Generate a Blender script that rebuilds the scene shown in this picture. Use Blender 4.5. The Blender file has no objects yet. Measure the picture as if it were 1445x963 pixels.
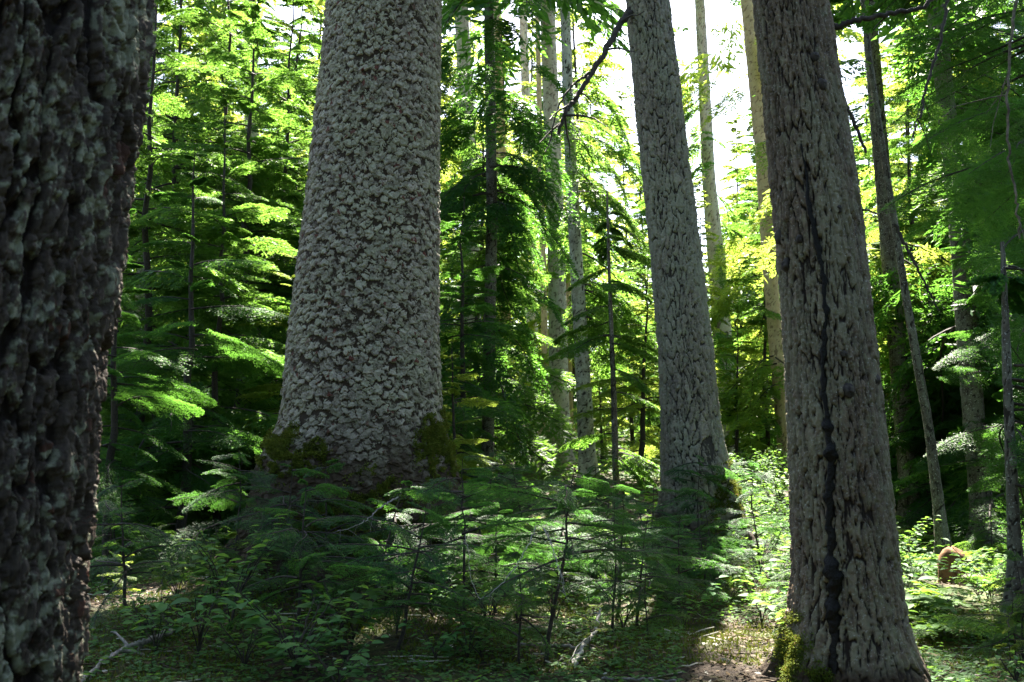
import bpy, math, random
import numpy as np
from mathutils import Vector
R_ = math.radians; PI = math.pi
rng = np.random.default_rng(7)
sc = bpy.context.scene
COL = sc.collection

# ------------------------------------------------------------------ camera and pixel helpers
F = 1405.0; PITCH = R_(7.0); CAMZ = 1.3
CP, SP = math.cos(PITCH), math.sin(PITCH)
def ray(px, py):
    a = (px-722.5)/F; b = (481.5-py)/F
    return np.array([a, CP-b*SP, SP+b*CP])
def at(px, py, Y):
    d = ray(px, py)
    return np.array([0, 0, CAMZ]) + d*(Y/d[1])
def project(P):
    P = np.asarray(P, float)
    x = P[..., 0]; y = P[..., 1]; z = P[..., 2]-CAMZ
    dep = y*CP+z*SP; up = -y*SP+z*CP
    dep = np.maximum(dep, 1e-3)
    return 722.5+F*x/dep, 481.5-F*up/dep

cam = bpy.data.cameras.new('camera'); co = bpy.data.objects.new('camera', cam); COL.objects.link(co)
cam.sensor_width = 36; cam.lens = 36*F/1445; cam.clip_end = 1500; cam.clip_start = .05
co.location = (0, 0, CAMZ); co.rotation_euler = (R_(90)+PITCH, 0, 0)
cam.dof.use_dof = True; cam.dof.focus_distance = 9.0; cam.dof.aperture_fstop = 5.6
sc.camera = co

# ------------------------------------------------------------------ noise
def hsh(ix, iy, seed):
    h = (ix.astype(np.int64)*374761393 + iy.astype(np.int64)*668265263 + seed*974711) & 0xFFFFFFFF
    h = ((h ^ (h >> 13))*1274126177) & 0xFFFFFFFF
    h = ((h ^ (h >> 16))*2246822519) & 0xFFFFFFFF
    return ((h ^ (h >> 15)) & 0xFFFFFF)/float(0xFFFFFF)
def vnoise(u, v, seed=0, per=None):
    iu = np.floor(u); iv = np.floor(v); fu = u-iu; fv = v-iv
    fu = fu*fu*(3-2*fu); fv = fv*fv*(3-2*fv)
    iu = iu.astype(np.int64); iv = iv.astype(np.int64)
    w = (lambda a: a % per) if per else (lambda a: a)
    a = hsh(w(iu), iv, seed); b = hsh(w(iu+1), iv, seed); c = hsh(w(iu), iv+1, seed); d = hsh(w(iu+1), iv+1, seed)
    return (a*(1-fu)+b*fu)*(1-fv)+(c*(1-fu)+d*fu)*fv
def fbm(u, v, seed=0, octv=4, per=None):
    s = 0; A = .5; t = 0
    for k in range(octv):
        s = s+A*vnoise(u*2**k, v*2**k, seed+k*17, per*2**k if per else None); t += A; A *= .5
    return s/t
def cells(u, v, nu, seed, jit=.95):
    iu = np.floor(u).astype(np.int64); iv = np.floor(v).astype(np.int64)
    f1 = np.full(u.shape, 9.); f2 = np.full(u.shape, 9.)
    r1 = np.zeros(u.shape); r2 = np.zeros(u.shape); dx = np.zeros(u.shape); dy = np.zeros(u.shape)
    for a in (-1, 0, 1):
        for b in (-1, 0, 1):
            cu = iu+a; cv = iv+b; wu = cu % nu
            px = cu+.5+jit*(hsh(wu, cv, seed)-.5); py = cv+.5+jit*(hsh(wu, cv, seed+5)-.5)
            ex = u-px; ey = v-py; d = np.sqrt(ex*ex+ey*ey)
            m = d < f1
            f2 = np.where(m, f1, np.minimum(f2, d)); f1 = np.where(m, d, f1)
            r1 = np.where(m, hsh(wu, cv, seed+11), r1); r2 = np.where(m, hsh(wu, cv, seed+23), r2)
            dx = np.where(m, ex, dx); dy = np.where(m, ey, dy)
    return f1, f2-f1, r1, r2, dx, dy
def sst(a, b, x):
    t = np.clip((x-a)/(b-a), 0, 1); return t*t*(3-2*t)

# ------------------------------------------------------------------ ground height
MOUNDS = [(-1.62, 10.1, .38, 2.0), (3.0, 13.2, .18, 1.4), (1.95, 5.6, .16, .9), (1.2, 6.4, .12, .8), (-.3, 7.2, .1, .9), (-2.6, 7.2, .14, 1.2), (5.5, 9.5, .1, 1.5)]
def ground_h(x, y):
    x = np.asarray(x, float); y = np.asarray(y, float)
    k = 1-.45*sst(2, 9, x)
    t = np.clip(y-11.5, 0, None)
    ramp = np.where(t < 3, t*t/6, t-1.5)
    ramp = np.minimum(ramp, 45+.3*(ramp-45))
    h = .112*k*ramp
    h = h+.22*(fbm(x*.35+50, y*.35+50, 3, 3)-.5)*sst(2, 9, y)+.07*(fbm(x*1.6+9, y*1.6+9, 5, 3)-.5)
    for mx, my, a, r in MOUNDS:
        h = h+a*np.exp(-((x-mx)**2+(y-my)**2)/(r*r))
    return h
def gp(px, Y):
    x = 0.
    for _ in range(3):
        z = float(ground_h(x, Y)); x = (px-722.5)/F*(Y*CP+(z-CAMZ)*SP)
    return np.array([x, Y, float(ground_h(x, Y))])

# ------------------------------------------------------------------ sun
SUN_AZ, SUN_EL = R_(7), R_(54)
S = np.array([math.sin(SUN_AZ)*math.cos(SUN_EL), math.cos(SUN_AZ)*math.cos(SUN_EL), math.sin(SUN_EL)])
# gaps in the canopy: (world point, radius) kept free towards the sun
GAPS = [(gp(1085, 17.0), 1.3), (gp(1075, 21.0), 1.1), (gp(1350, 11.5), 1.3), (gp(1400, 10), 1.0), (gp(1330, 9), .9), (gp(1400, 8.8), .9), (gp(1300, 10.2), .8), (gp(150, 17.0), 1.3), (at(1060, 400, 28), .9), (at(1300, 380, 17), .8), (at(860, 560, 25), 1.6), (at(790, 480, 25), 1.5), (at(620, 670, 8.5), .4), (at(540, 675, 8), .35), (at(760, 690, 9), .6), (at(400, 90, 16), 1.8), (at(380, 220, 15), 1.0),
        (at(1330, 420, 15), .9), (at(1090, 470, 24), 1.1), (at(690, 175, 17), .9), (at(240, 300, 12), .8), (at(930, 540, 26), .8),
        (at(860, 690, 9.5), .7), (at(1010, 880, 7.4), .35), (at(300, 560, 9.5), .5)]
U1 = np.cross(S, [0, 0, 1.]); U1 /= np.linalg.norm(U1); U2 = np.cross(U1, S)
def gapmask(P):
    hy = P[:, 1]-S[1]/S[2]*(P[:, 2]-1.0)
    nz = fbm((P@U1)*.33+20, (P@U2)*.33+20, 91, 2)
    hx = P[:, 0]-S[0]/S[2]*(P[:, 2]-1.0)
    keep = (nz > .52) | (hy < np.where(hx > .24*hy, 9.0, 12.0)) | (P[:, 2] < 9.5)
    for g, r in GAPS:
        d = P-g; t = d@S
        q = d-np.outer(t, S)
        keep &= ~((t > 1.0) & ((q*q).sum(1) < r*r))
    return keep

# ------------------------------------------------------------------ materials
def nt(name):
    m = bpy.data.materials.new(name); m.use_nodes = True
    t = m.node_tree; t.nodes.clear()
    return m, t, (lambda k, **kw: node(t, k, **kw)), (lambda a, b: t.links.new(a, b))
def node(t, kind, ins=None, **kw):
    n = t.nodes.new(kind)
    for k, v in kw.items(): setattr(n, k, v)
    for k, v in (ins or {}).items(): n.inputs[k].default_value = v
    return n
def ramp(t, fac, stops, interp='LINEAR'):
    n = t.nodes.new('ShaderNodeValToRGB'); e = n.color_ramp.elements; n.color_ramp.interpolation = interp
    while len(e) < len(stops): e.new(.5)
    for i, (p, c) in enumerate(stops): e[i].position = p; e[i].color = (*c, 1)
    t.links.new(fac, n.inputs[0]); return n.outputs[0]
def mixc(t, fac, a, b, mode='MIX'):
    n = t.nodes.new('ShaderNodeMix'); n.data_type = 'RGBA'; n.blend_type = mode
    for v, i in ((fac, 0), (a, 6), (b, 7)):
        if hasattr(v, 'links'): t.links.new(v, n.inputs[i])
        elif i == 0: n.inputs[0].default_value = v
        else: n.inputs[i].default_value = (*v, 1)
    return n.outputs[2]
def mth(t, op, a, b=None, clamp=False):
    n = t.nodes.new('ShaderNodeMath'); n.operation = op; n.use_clamp = clamp
    for v, i in ((a, 0), (b, 1)):
        if v is None: continue
        if hasattr(v, 'links'): t.links.new(v, n.inputs[i])
        else: n.inputs[i].default_value = v
    return n.outputs[0]
def bark_mat(name, crack, dark, light, lichen, lichen_amt=.5, spots=.0, red=None, scale=1.0, rough=.85, soilc=(.045, .03, .018), lw=(.62, .8), zs=1.0, spec=.25, ck=(.14, .36)):
    m, t, N, L = nt(name)
    a = N('ShaderNodeAttribute', attribute_name='bk'); sp = N('ShaderNodeSeparateColor'); L(a.outputs['Color'], sp.inputs[0])
    tc = N('ShaderNodeTexCoord')
    n1 = N('ShaderNodeTexNoise', ins={'Scale': 38*scale, 'Detail': 5.0, 'Roughness': .65}); mp = N('ShaderNodeMapping', ins={'Scale': (1, 1, zs)}); L(tc.outputs['Object'], mp.inputs['Vector']); L(mp.outputs[0], n1.inputs['Vector'])
    n2 = N('ShaderNodeTexNoise', ins={'Scale': 9*scale, 'Detail': 4.0, 'Roughness': .6}); L(tc.outputs['Object'], n2.inputs['Vector'])
    n3 = N('ShaderNodeTexNoise', ins={'Scale': 130*scale, 'Detail': 3.0, 'Roughness': .6}); L(mp.outputs[0], n3.inputs['Vector'])
    f = mth(t, 'ADD', mth(t, 'MULTIPLY', sp.outputs[0], .5), mth(t, 'MULTIPLY', n1.outputs[0], .75))
    base = ramp(t, f, [(.34, dark), (.80, light)])
    lf = mth(t, 'ADD', mth(t, 'MULTIPLY', n2.outputs[0], .9), mth(t, 'MULTIPLY', sp.outputs[2], .5))
    lfac = mth(t, 'MULTIPLY', ramp(t, lf, [(lw[0], (0, 0, 0)), (lw[1], (1, 1, 1))]), lichen_amt)
    base = mixc(t, lfac, base, lichen)
    if red:
        rf = ramp(t, mth(t, 'FRACT', mth(t, 'MULTIPLY', sp.outputs[0], 7.31)), [(.95, (0, 0, 0)), (.97, (1, 1, 1))])
        base = mixc(t, rf, base, red)
    if spots:
        s3 = N('ShaderNodeTexNoise', ins={'Scale': 55*scale, 'Detail': 1.5, 'Roughness': .5}); L(tc.outputs['Object'], s3.inputs['Vector'])
        sf = mth(t, 'MULTIPLY', ramp(t, s3.outputs[0], [(.64, (0, 0, 0)), (.67, (1, 1, 1))]), spots)
        base = mixc(t, sf, base, (.55, .57, .54))
    base = mixc(t, ramp(t, mth(t, 'ADD', a.outputs['Alpha'], mth(t, 'MULTIPLY', mth(t, 'SUBTRACT', n2.outputs[0], .5), .5)), [(.32, (0, 0, 0)), (.6, (1, 1, 1))]), base, soilc)
    cf = ramp(t, mth(t, 'ADD', sp.outputs[1], mth(t, 'MULTIPLY', mth(t, 'SUBTRACT', n1.outputs[0], .5), .25)), [(ck[0], (0, 0, 0)), (ck[1], (1, 1, 1))])
    base = mixc(t, cf, crack, base)
    b = N('ShaderNodeBsdfPrincipled', ins={'Roughness': rough, 'Specular IOR Level': spec}); L(base, b.inputs['Base Color'])
    hh = mth(t, 'ADD', mth(t, 'MULTIPLY', n1.outputs[0], .7), mth(t, 'MULTIPLY', n3.outputs[0], .35))
    bu = N('ShaderNodeBump', ins={'Strength': .7, 'Distance': .012/scale}); L(hh, bu.inputs['Height']); L(bu.outputs[0], b.inputs['Normal'])
    o = N('ShaderNodeOutputMaterial'); L(b.outputs[0], o.inputs[0])
    return m
def leaf_mat(name, stops, trans, tmix=.4, rough=.45, spec=.5, hue=.04):
    m, t, N, L = nt(name)
    a = N('ShaderNodeAttribute', attribute_name='var')
    oi = N('ShaderNodeObjectInfo')
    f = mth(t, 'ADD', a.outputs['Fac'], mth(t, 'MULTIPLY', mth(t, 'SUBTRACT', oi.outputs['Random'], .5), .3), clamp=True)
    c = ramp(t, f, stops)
    hs = N('ShaderNodeHueSaturation'); L(c, hs.inputs['Color'])
    L(mth(t, 'ADD', mth(t, 'MULTIPLY', oi.outputs['Random'], hue), .5-hue/2), hs.inputs['Hue'])
    b = N('ShaderNodeBsdfPrincipled', ins={'Roughness': rough, 'Specular IOR Level': spec}); L(hs.outputs[0], b.inputs['Base Color'])
    tr = N('ShaderNodeBsdfTranslucent'); L(mixc(t, .75, hs.outputs[0], trans), tr.inputs[0])
    mx = N('ShaderNodeMixShader', ins={0: tmix}); L(b.outputs[0], mx.inputs[1]); L(tr.outputs[0], mx.inputs[2])
    o = N('ShaderNodeOutputMaterial'); L(mx.outputs[0], o.inputs[0])
    return m
def plain(name, col, rough=.8, spec=.4, var=.5, scale=30, bump=.4, col2=None):
    m, t, N, L = nt(name)
    tc = N('ShaderNodeTexCoord'); n1 = N('ShaderNodeTexNoise', ins={'Scale': float(scale), 'Detail': 5.0, 'Roughness': .65}); L(tc.outputs['Object'], n1.inputs['Vector'])
    c2 = col2 or tuple(v*(1+var) for v in col)
    c = ramp(t, n1.outputs[0], [(.35, tuple(v*(1-var) for v in col)), (.68, c2)])
    b = N('ShaderNodeBsdfPrincipled', ins={'Roughness': rough, 'Specular IOR Level': spec}); L(c, b.inputs['Base Color'])
    bu = N('ShaderNodeBump', ins={'Strength': bump, 'Distance': .01}); L(n1.outputs[0], bu.inputs['Height']); L(bu.outputs[0], b.inputs['Normal'])
    o = N('ShaderNodeOutputMaterial'); L(b.outputs[0], o.inputs[0]); return m

M = {}
M['bark_near'] = bark_mat('bark_near', (.010, .006, .005), (.012, .008, .006), (.06, .046, .036), (.20, .21, .15), .85, 0, (.05, .022, .014), 2.4, .8, lw=(.70, .78), zs=.4)
M['bark_scaly'] = bark_mat('bark_scaly', (.032, .021, .013), (.05, .036, .026), (.36, .315, .25), (.32, .32, .21), .45, .15, (.10, .032, .022), 1.3, ck=(.12, .30))
M['bark_furrow'] = bark_mat('bark_furrow', (.04, .034, .03), (.075, .066, .058), (.25, .215, .17), (.27, .28, .2), .5, .2, None, 1.2, zs=.5)
M['bark_right'] = bark_mat('bark_right', (.022, .015, .012), (.032, .024, .018), (.18, .135, .094), (.21, .20, .13), .6, .25, None, 1.6, zs=.4, ck=(.12, .40))
M['bark_pale'] = bark_mat('bark_pale', (.15, .12, .095), (.22, .18, .145), (.46, .40, .33), (.42, .42, .33), .5, .2)
M['bark_tan'] = bark_mat('bark_tan', (.22, .15, .10), (.30, .21, .13), (.50, .37, .24), (.5, .42, .3), .3, 0)
M['bark_dark'] = bark_mat('bark_dark', (.02, .015, .012), (.035, .028, .022), (.10, .085, .07), (.22, .23, .18), .4, .4)
M['bark_birch'] = bark_mat('bark_birch', (.05, .04, .035), (.14, .12, .10), (.42, .39, .35), (.55, .54, .5), .8, .3)
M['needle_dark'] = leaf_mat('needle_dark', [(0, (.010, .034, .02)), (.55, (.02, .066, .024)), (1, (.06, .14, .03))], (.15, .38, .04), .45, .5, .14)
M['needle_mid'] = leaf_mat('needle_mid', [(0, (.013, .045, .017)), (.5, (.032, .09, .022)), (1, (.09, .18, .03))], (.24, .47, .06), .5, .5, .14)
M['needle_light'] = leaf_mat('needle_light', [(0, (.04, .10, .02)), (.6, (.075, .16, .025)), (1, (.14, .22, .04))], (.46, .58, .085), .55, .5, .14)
M['needle_blue'] = leaf_mat('needle_blue', [(0, (.010, .038, .026)), (.35, (.016, .065, .032)), (.6, (.04, .14, .035)), (.9, (.12, .27, .045))], (.13, .36, .04), .42, .5, .2)
M['leaf'] = leaf_mat('leaf', [(0, (.03, .085, .03)), (.6, (.06, .15, .045)), (1, (.11, .22, .06))], (.24, .46, .055), .42, .6, .14, .05)
M['fern'] = leaf_mat('fern', [(0, (.04, .1, .025)), (1, (.09, .19, .03))], (.26, .44, .04), .45, .6, .14)
M['moss'] = leaf_mat('moss', [(0, (.04, .05, .008)), (.5, (.09, .12, .014)), (.82, (.14, .18, .02)), (1, (.13, .055, .02))], (.12, .13, .02), .25, .9, .2)
M['litter'] = leaf_mat('litter', [(0, (.03, .02, .013)), (.5, (.08, .05, .03)), (.9, (.15, .09, .05)), (1, (.4, .38, .33))], (.1, .06, .03), .12, .8, .3)
M['lichen_hair'] = leaf_mat('lichen_hair', [(0, (.12, .14, .06)), (1, (.26, .28, .15))], (.25, .27, .12), .3, .9, .2)
M['wood_dark'] = plain('wood_dark', (.035, .027, .022), .8, .4, .6, 40)
M['wood_grey'] = plain('wood_grey', (.2, .18, .165), .8, .4, .5, 50)
M['wood_pale'] = plain('wood_pale', (.36, .34, .31), .75, .4, .4, 50)
M['wood_rot'] = plain('wood_rot', (.14, .07, .032), .9, .2, .6, 14, .8)
M['log'] = plain('log', (.10, .08, .06), .9, .3, .6, 14, .8, (.2, .17, .13))
M['resin'] = plain('resin', (.004, .003, .002), .34, .16, .4, 60, .9)
M['stake'] = plain('stake', (.62, .64, .66), .6, .3, .15, 10, .1)

# ------------------------------------------------------------------ mesh building
def mesh(name, V, faces, mats, attrs=None, matidx=None, smooth=True):
    """faces: list of (k, int array (n,k)) blocks."""
    me = bpy.data.meshes.new(name)
    V = np.ascontiguousarray(V, np.float32)
    loops = np.concatenate([f.reshape(-1) for k, f in faces]).astype(np.int32)
    tot = np.concatenate([np.full(len(f), k, np.int32) for k, f in faces])
    start = np.concatenate([[0], np.cumsum(tot)[:-1]]).astype(np.int32)
    me.vertices.add(len(V)); me.vertices.foreach_set('co', V.ravel())
    me.loops.add(len(loops)); me.loops.foreach_set('vertex_index', loops)
    me.polygons.add(len(tot)); me.polygons.foreach_set('loop_start', start); me.polygons.foreach_set('loop_total', tot)
    if matidx is not None: me.polygons.foreach_set('material_index', matidx.astype(np.int32))
    me.polygons.foreach_set('use_smooth', np.full(len(tot), smooth, bool))
    for k, v in (attrs or {}).items():
        if v.ndim == 2:
            a = me.attributes.new(k, 'FLOAT_COLOR', 'POINT'); a.data.foreach_set('color', np.ascontiguousarray(v, np.float32).ravel())
        else:
            a = me.attributes.new(k, 'FLOAT', 'POINT'); a.data.foreach_set('value', np.ascontiguousarray(v, np.float32))
    for m in mats: me.materials.append(M[m])
    me.update(calc_edges=True); me.validate()
    return me
def obj(name, me, parent=None, loc=(0, 0, 0)):
    o = bpy.data.objects.new(name, me); COL.objects.link(o); o.location = loc
    if parent: o.parent = parent
    return o
def tag(o, label=None, cat=None, group=None, kind=None):
    if label: o['label'] = label
    if cat: o['category'] = cat
    if group: o['group'] = group
    if kind: o['kind'] = kind
    return o
def thing(name, label, cat, loc, group=None, rz=0, s=1):
    o = bpy.data.objects.new(name, None); COL.objects.link(o); o.empty_display_size = .2
    o.location = loc; o.rotation_euler = (0, 0, rz); o.scale = (s, s, s)
    return tag(o, label, cat, group)
def copy_thing(r, loc, rz, s, label=None, group=None, tilt=(0, 0)):
    c = r.copy(); COL.objects.link(c)
    c.location = loc; c.rotation_euler = (tilt[0], tilt[1], rz); c.scale = (s, s, s*rng.uniform(.92, 1.1))
    if label: c['label'] = label
    if group: c['group'] = group
    for ch in r.children:
        k = ch.copy(); COL.objects.link(k); k.parent = c
        for g in ch.children:
            q = g.copy(); COL.objects.link(q); q.parent = k
    return c

class MB:
    """collects numpy blocks into one mesh"""
    def __init__(s): s.V = []; s.Q = []; s.T = []; s.var = []; s.n = 0; s.qm = []; s.tm = []
    def add(s, V, Q=None, T=None, var=None, mi=0):
        if len(V) == 0: return
        s.V.append(V)
        if Q is not None and len(Q): s.Q.append(Q+s.n); s.qm.append(np.full(len(Q), mi))
        if T is not None and len(T): s.T.append(T+s.n); s.tm.append(np.full(len(T), mi))
        s.var.append(np.zeros(len(V)) if var is None else var); s.n += len(V)
    def build(s, name, mats, off=(0, 0, 0), smooth=True):
        f = []; mi = []
        if s.Q: f.append((4, np.concatenate(s.Q))); mi += s.qm
        if s.T: f.append((3, np.concatenate(s.T))); mi += s.tm
        return mesh(name, np.concatenate(s.V)-np.asarray(off), f, mats, {'var': np.concatenate(s.var)}, np.concatenate(mi), smooth)
    def tube(s, pts, rad, n=6, mi=0, var=0., cap=True):
        pts = np.asarray(pts, float); k = len(pts)
        rad = np.broadcast_to(np.asarray(rad, float), (k,))
        tn = np.gradient(pts, axis=0); tn /= np.linalg.norm(tn, axis=1)[:, None]+1e-9
        ref = np.array([0, 0, 1.]) if abs(tn[:, 2]).mean() < .8 else np.array([1., 0, 0])
        a = np.cross(tn, ref); a /= np.linalg.norm(a, axis=1)[:, None]+1e-9; b = np.cross(tn, a)
        th = np.arange(n)*2*math.pi/n
        V = (pts[:, None]+rad[:, None, None]*(np.cos(th)[None, :, None]*a[:, None]+np.sin(th)[None, :, None]*b[:, None])).reshape(-1, 3)
        i = np.arange(k-1)[:, None]*n; j = np.arange(n)[None]; j2 = (j+1) % n
        Q = np.stack([i+j, i+j2, i+n+j2, i+n+j], -1).reshape(-1, 4)
        V = np.concatenate([V, pts[:1], pts[-1:]]); c0 = k*n
        T = np.concatenate([np.stack([np.full(n, c0), np.arange(n), (np.arange(n)+1) % n], -1), np.stack([np.full(n, c0+1), (k-1)*n+(np.arange(n)+1) % n, (k-1)*n+np.arange(n)], -1)]) if cap else None
        s.add(V, Q, T, np.full(len(V), var), mi)
    def blades(s, P0, P1, Nn, w, var, mi=0, fat=.45):
        """diamond leaves from P0 to P1, width w, lying across normal Nn"""
        d = P1-P0; side = np.cross(d, Nn); side /= np.linalg.norm(side, axis=1)[:, None]+1e-9
        mid = P0+d*fat; hw = (np.asarray(w)*.5)[:, None] if np.ndim(w) else w*.5
        V = np.stack([P0, mid-side*hw, P1, mid+side*hw], 1).reshape(-1, 3)
        Q = np.arange(len(P0)*4).reshape(-1, 4)
        s.add(V, Q, None, np.repeat(var, 4), mi)

def rodr(az, pitch, roll):
    """local x=along, z=up -> world; arrays of (n,3,3)"""
    ca, sa, cp, sp, cr, sr = np.cos(az), np.sin(az), np.cos(pitch), np.sin(pitch), np.cos(roll), np.sin(roll)
    X = np.stack([ca*cp, sa*cp, sp], -1)
    Y0 = np.stack([-sa, ca, 0*ca], -1); Z0 = np.cross(X, Y0)
    Y = Y0*cr[..., None]+Z0*sr[..., None]; Z = -Y0*sr[..., None]+Z0*cr[..., None]
    return np.stack([X, Y, Z], -1)

# ------------------------------------------------------------------ conifer branch templates (unit length along +x)
def branch_template(seed, n1=26, n2=9, n3=0, droop=.28, spread=.42, bare=.12, lift=.1, jag=.06):
    r = random.Random(seed)
    P0 = []; P1 = []; NR = []; LV = []; WOOD = []
    def axis(t): return (t, jag*math.sin(t*5+seed), lift*t-droop*t*t)
    ax = [axis(i/10) for i in range(11)]
    WOOD.append((ax, .011, .002))
    for i in range(n1):
        t = bare+(1-bare)*(i+r.uniform(.1, .9))/n1
        sd = 1 if i % 2 else -1
        l1 = spread*(1-t)**.75*min(1, .35+2.2*(t-bare))*r.uniform(.65, 1.15)+.05
        ang = sd*(R_(58)-R_(22)*t+r.uniform(-.2, .2))
        b = axis(t); dr = .25+r.uniform(0, .35)
        ca, sa = math.cos(ang), math.sin(ang)
        def p1(s): return (b[0]+ca*l1*s, b[1]+sa*l1*s, b[2]-(droop*1.2*t+.04)*l1*s-dr*l1*s*s*.5+r.uniform(-.004, .004))
        pts = [p1(k/4) for k in range(5)]
        WOOD.append((pts, .004, .001))
        for k in range(4): P0.append(pts[k]); P1.append(pts[k+1]); LV.append(1+.0*k)
        for k in range(n2):
            s = (k+r.uniform(.3, 1))/n2; s = min(s, 1)
            s2 = 1 if k % 2 else -1
            l2 = l1*.42*(1-s)**.7*r.uniform(.7, 1.2)+.018
            a2 = ang+s2*(R_(48)+r.uniform(-.25, .25))
            q = p1(s); c2, d2 = math.cos(a2), math.sin(a2); dz = r.uniform(-.42, .02)-.2*dr
            e = (q[0]+c2*l2, q[1]+d2*l2, q[2]+dz*l2)
            P0.append(q); P1.append(e); LV.append(2)
            for j in range(n3):
                s3 = (j+.6)/n3; sg = 1 if j % 2 else -1
                l3 = l2*.4*(1-s3*.6)+.008; a3 = a2+sg*(R_(50)+r.uniform(-.2, .2))
                q3 = tuple(q[m]+(e[m]-q[m])*s3 for m in range(3))
                P0.append(q3); P1.append((q3[0]+math.cos(a3)*l3, q3[1]+math.sin(a3)*l3, q3[2]+r.uniform(-.4, .05)*l3)); LV.append(3)
    P0 = np.array(P0); P1 = np.array(P1); LV = np.array(LV)
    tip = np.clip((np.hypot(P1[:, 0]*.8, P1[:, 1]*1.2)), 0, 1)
    return dict(P0=P0, P1=P1, LV=LV, tip=tip, wood=WOOD)
T_FINE = [branch_template(s, 26, 10, 5) for s in range(5)]
T_HANG = [branch_template(s+20, 24, 10, 5, droop=.75, spread=.36, lift=.12) for s in range(5)]
T_MID = [branch_template(s+40, 22, 9, 0, droop=.4) for s in range(5)]
T_COARSE = [branch_template(s+60, 13, 5, 0, droop=.35, spread=.5) for s in range(4)]
T_NEAR = [branch_template(s+80, 20, 8, 0, droop=.22, spread=.46, bare=.16, lift=.12) for s in range(6)]

def place_branches(mb, tmpl, pos, az, pitch, L, wfac=.0, wmin=.02, needle=None, var0=.3, woodmat=1, wood=True, gap=False, woodr=1.0, seed=0, wood1=False, rollv=.45):
    r = np.random.default_rng(seed+len(pos))
    Rm = rodr(az, pitch, r.uniform(-rollv, rollv, len(pos)))
    pick = r.integers(0, len(tmpl), len(pos))
    for i in range(len(pos)):
        t = tmpl[pick[i]]; A = Rm[i]*L[i]
        flip = np.array([1, 1 if r.random() < .5 else -1, 1])
        P0 = (t['P0']*flip)@A.T+pos[i]; P1 = (t['P1']*flip)@A.T+pos[i]
        ok = np.ones(len(P0), bool)
        if gap: ok = gapmask(P0)
        P0 = P0[ok]; P1 = P1[ok]; tip = t['tip'][ok]
        if len(P0):
            nrm = Rm[i][:, 2]+r.normal(0, .8, (len(P0), 3))
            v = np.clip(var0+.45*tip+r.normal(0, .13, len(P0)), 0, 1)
            if needle is None:
                ln = np.linalg.norm(P1-P0, axis=1)
                ext = P1+(P1-P0)*.25
                mb.blades(P0, ext, nrm, np.maximum(ln*wfac, wmin), v)
            else:
                sp, nl, nw = needle
                ln = np.linalg.norm(P1-P0, axis=1); cnt = np.maximum((ln/sp).astype(int), 2)
                idx = np.repeat(np.arange(len(P0)), cnt)
                off = np.arange(len(idx))-np.repeat(np.cumsum(cnt)-cnt, cnt)
                s = (off+r.uniform(0, 1, len(idx)))/cnt[idx]
                d = (P1-P0)/(ln[:, None]+1e-9); sd = np.cross(Rm[i][:, 2][None], d); sd /= np.linalg.norm(sd, axis=1)[:, None]+1e-9
                b = P0[idx]+(P1-P0)[idx]*s[:, None]
                sg = np.where(off % 2 == 0, 1, -1)[:, None]
                nd = d[idx]*.5+sd[idx]*sg*.9+Rm[i][:, 2][None]*r.uniform(-.15, .3, (len(idx), 1))+r.normal(0, .12, (len(idx), 3))
                nd /= np.linalg.norm(nd, axis=1)[:, None]
                e = b+nd*(nl*r.uniform(.7, 1.15, (len(idx), 1)))
                nn = Rm[i][:, 2][None]+r.normal(0, .35, (len(idx), 3))
                mb.blades(b, e, nn, np.full(len(idx), nw), np.clip(v[idx]+r.normal(0, .06, len(idx)), 0, 1), fat=.6)
        if wood:
            for k, (pts, r0, r1) in enumerate(t['wood'] if wood1 else t['wood'][:1]):
                W = (np.array(pts)*flip)@A.T+pos[i]
                if gap and not gapmask(W).all(): continue
                mb.tube(W, np.linspace(r0, r1, len(W))*L[i]**.8*(woodr if k == 0 else .4)+.0008, 4 if k == 0 else 3, woodmat, cap=False)

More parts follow.
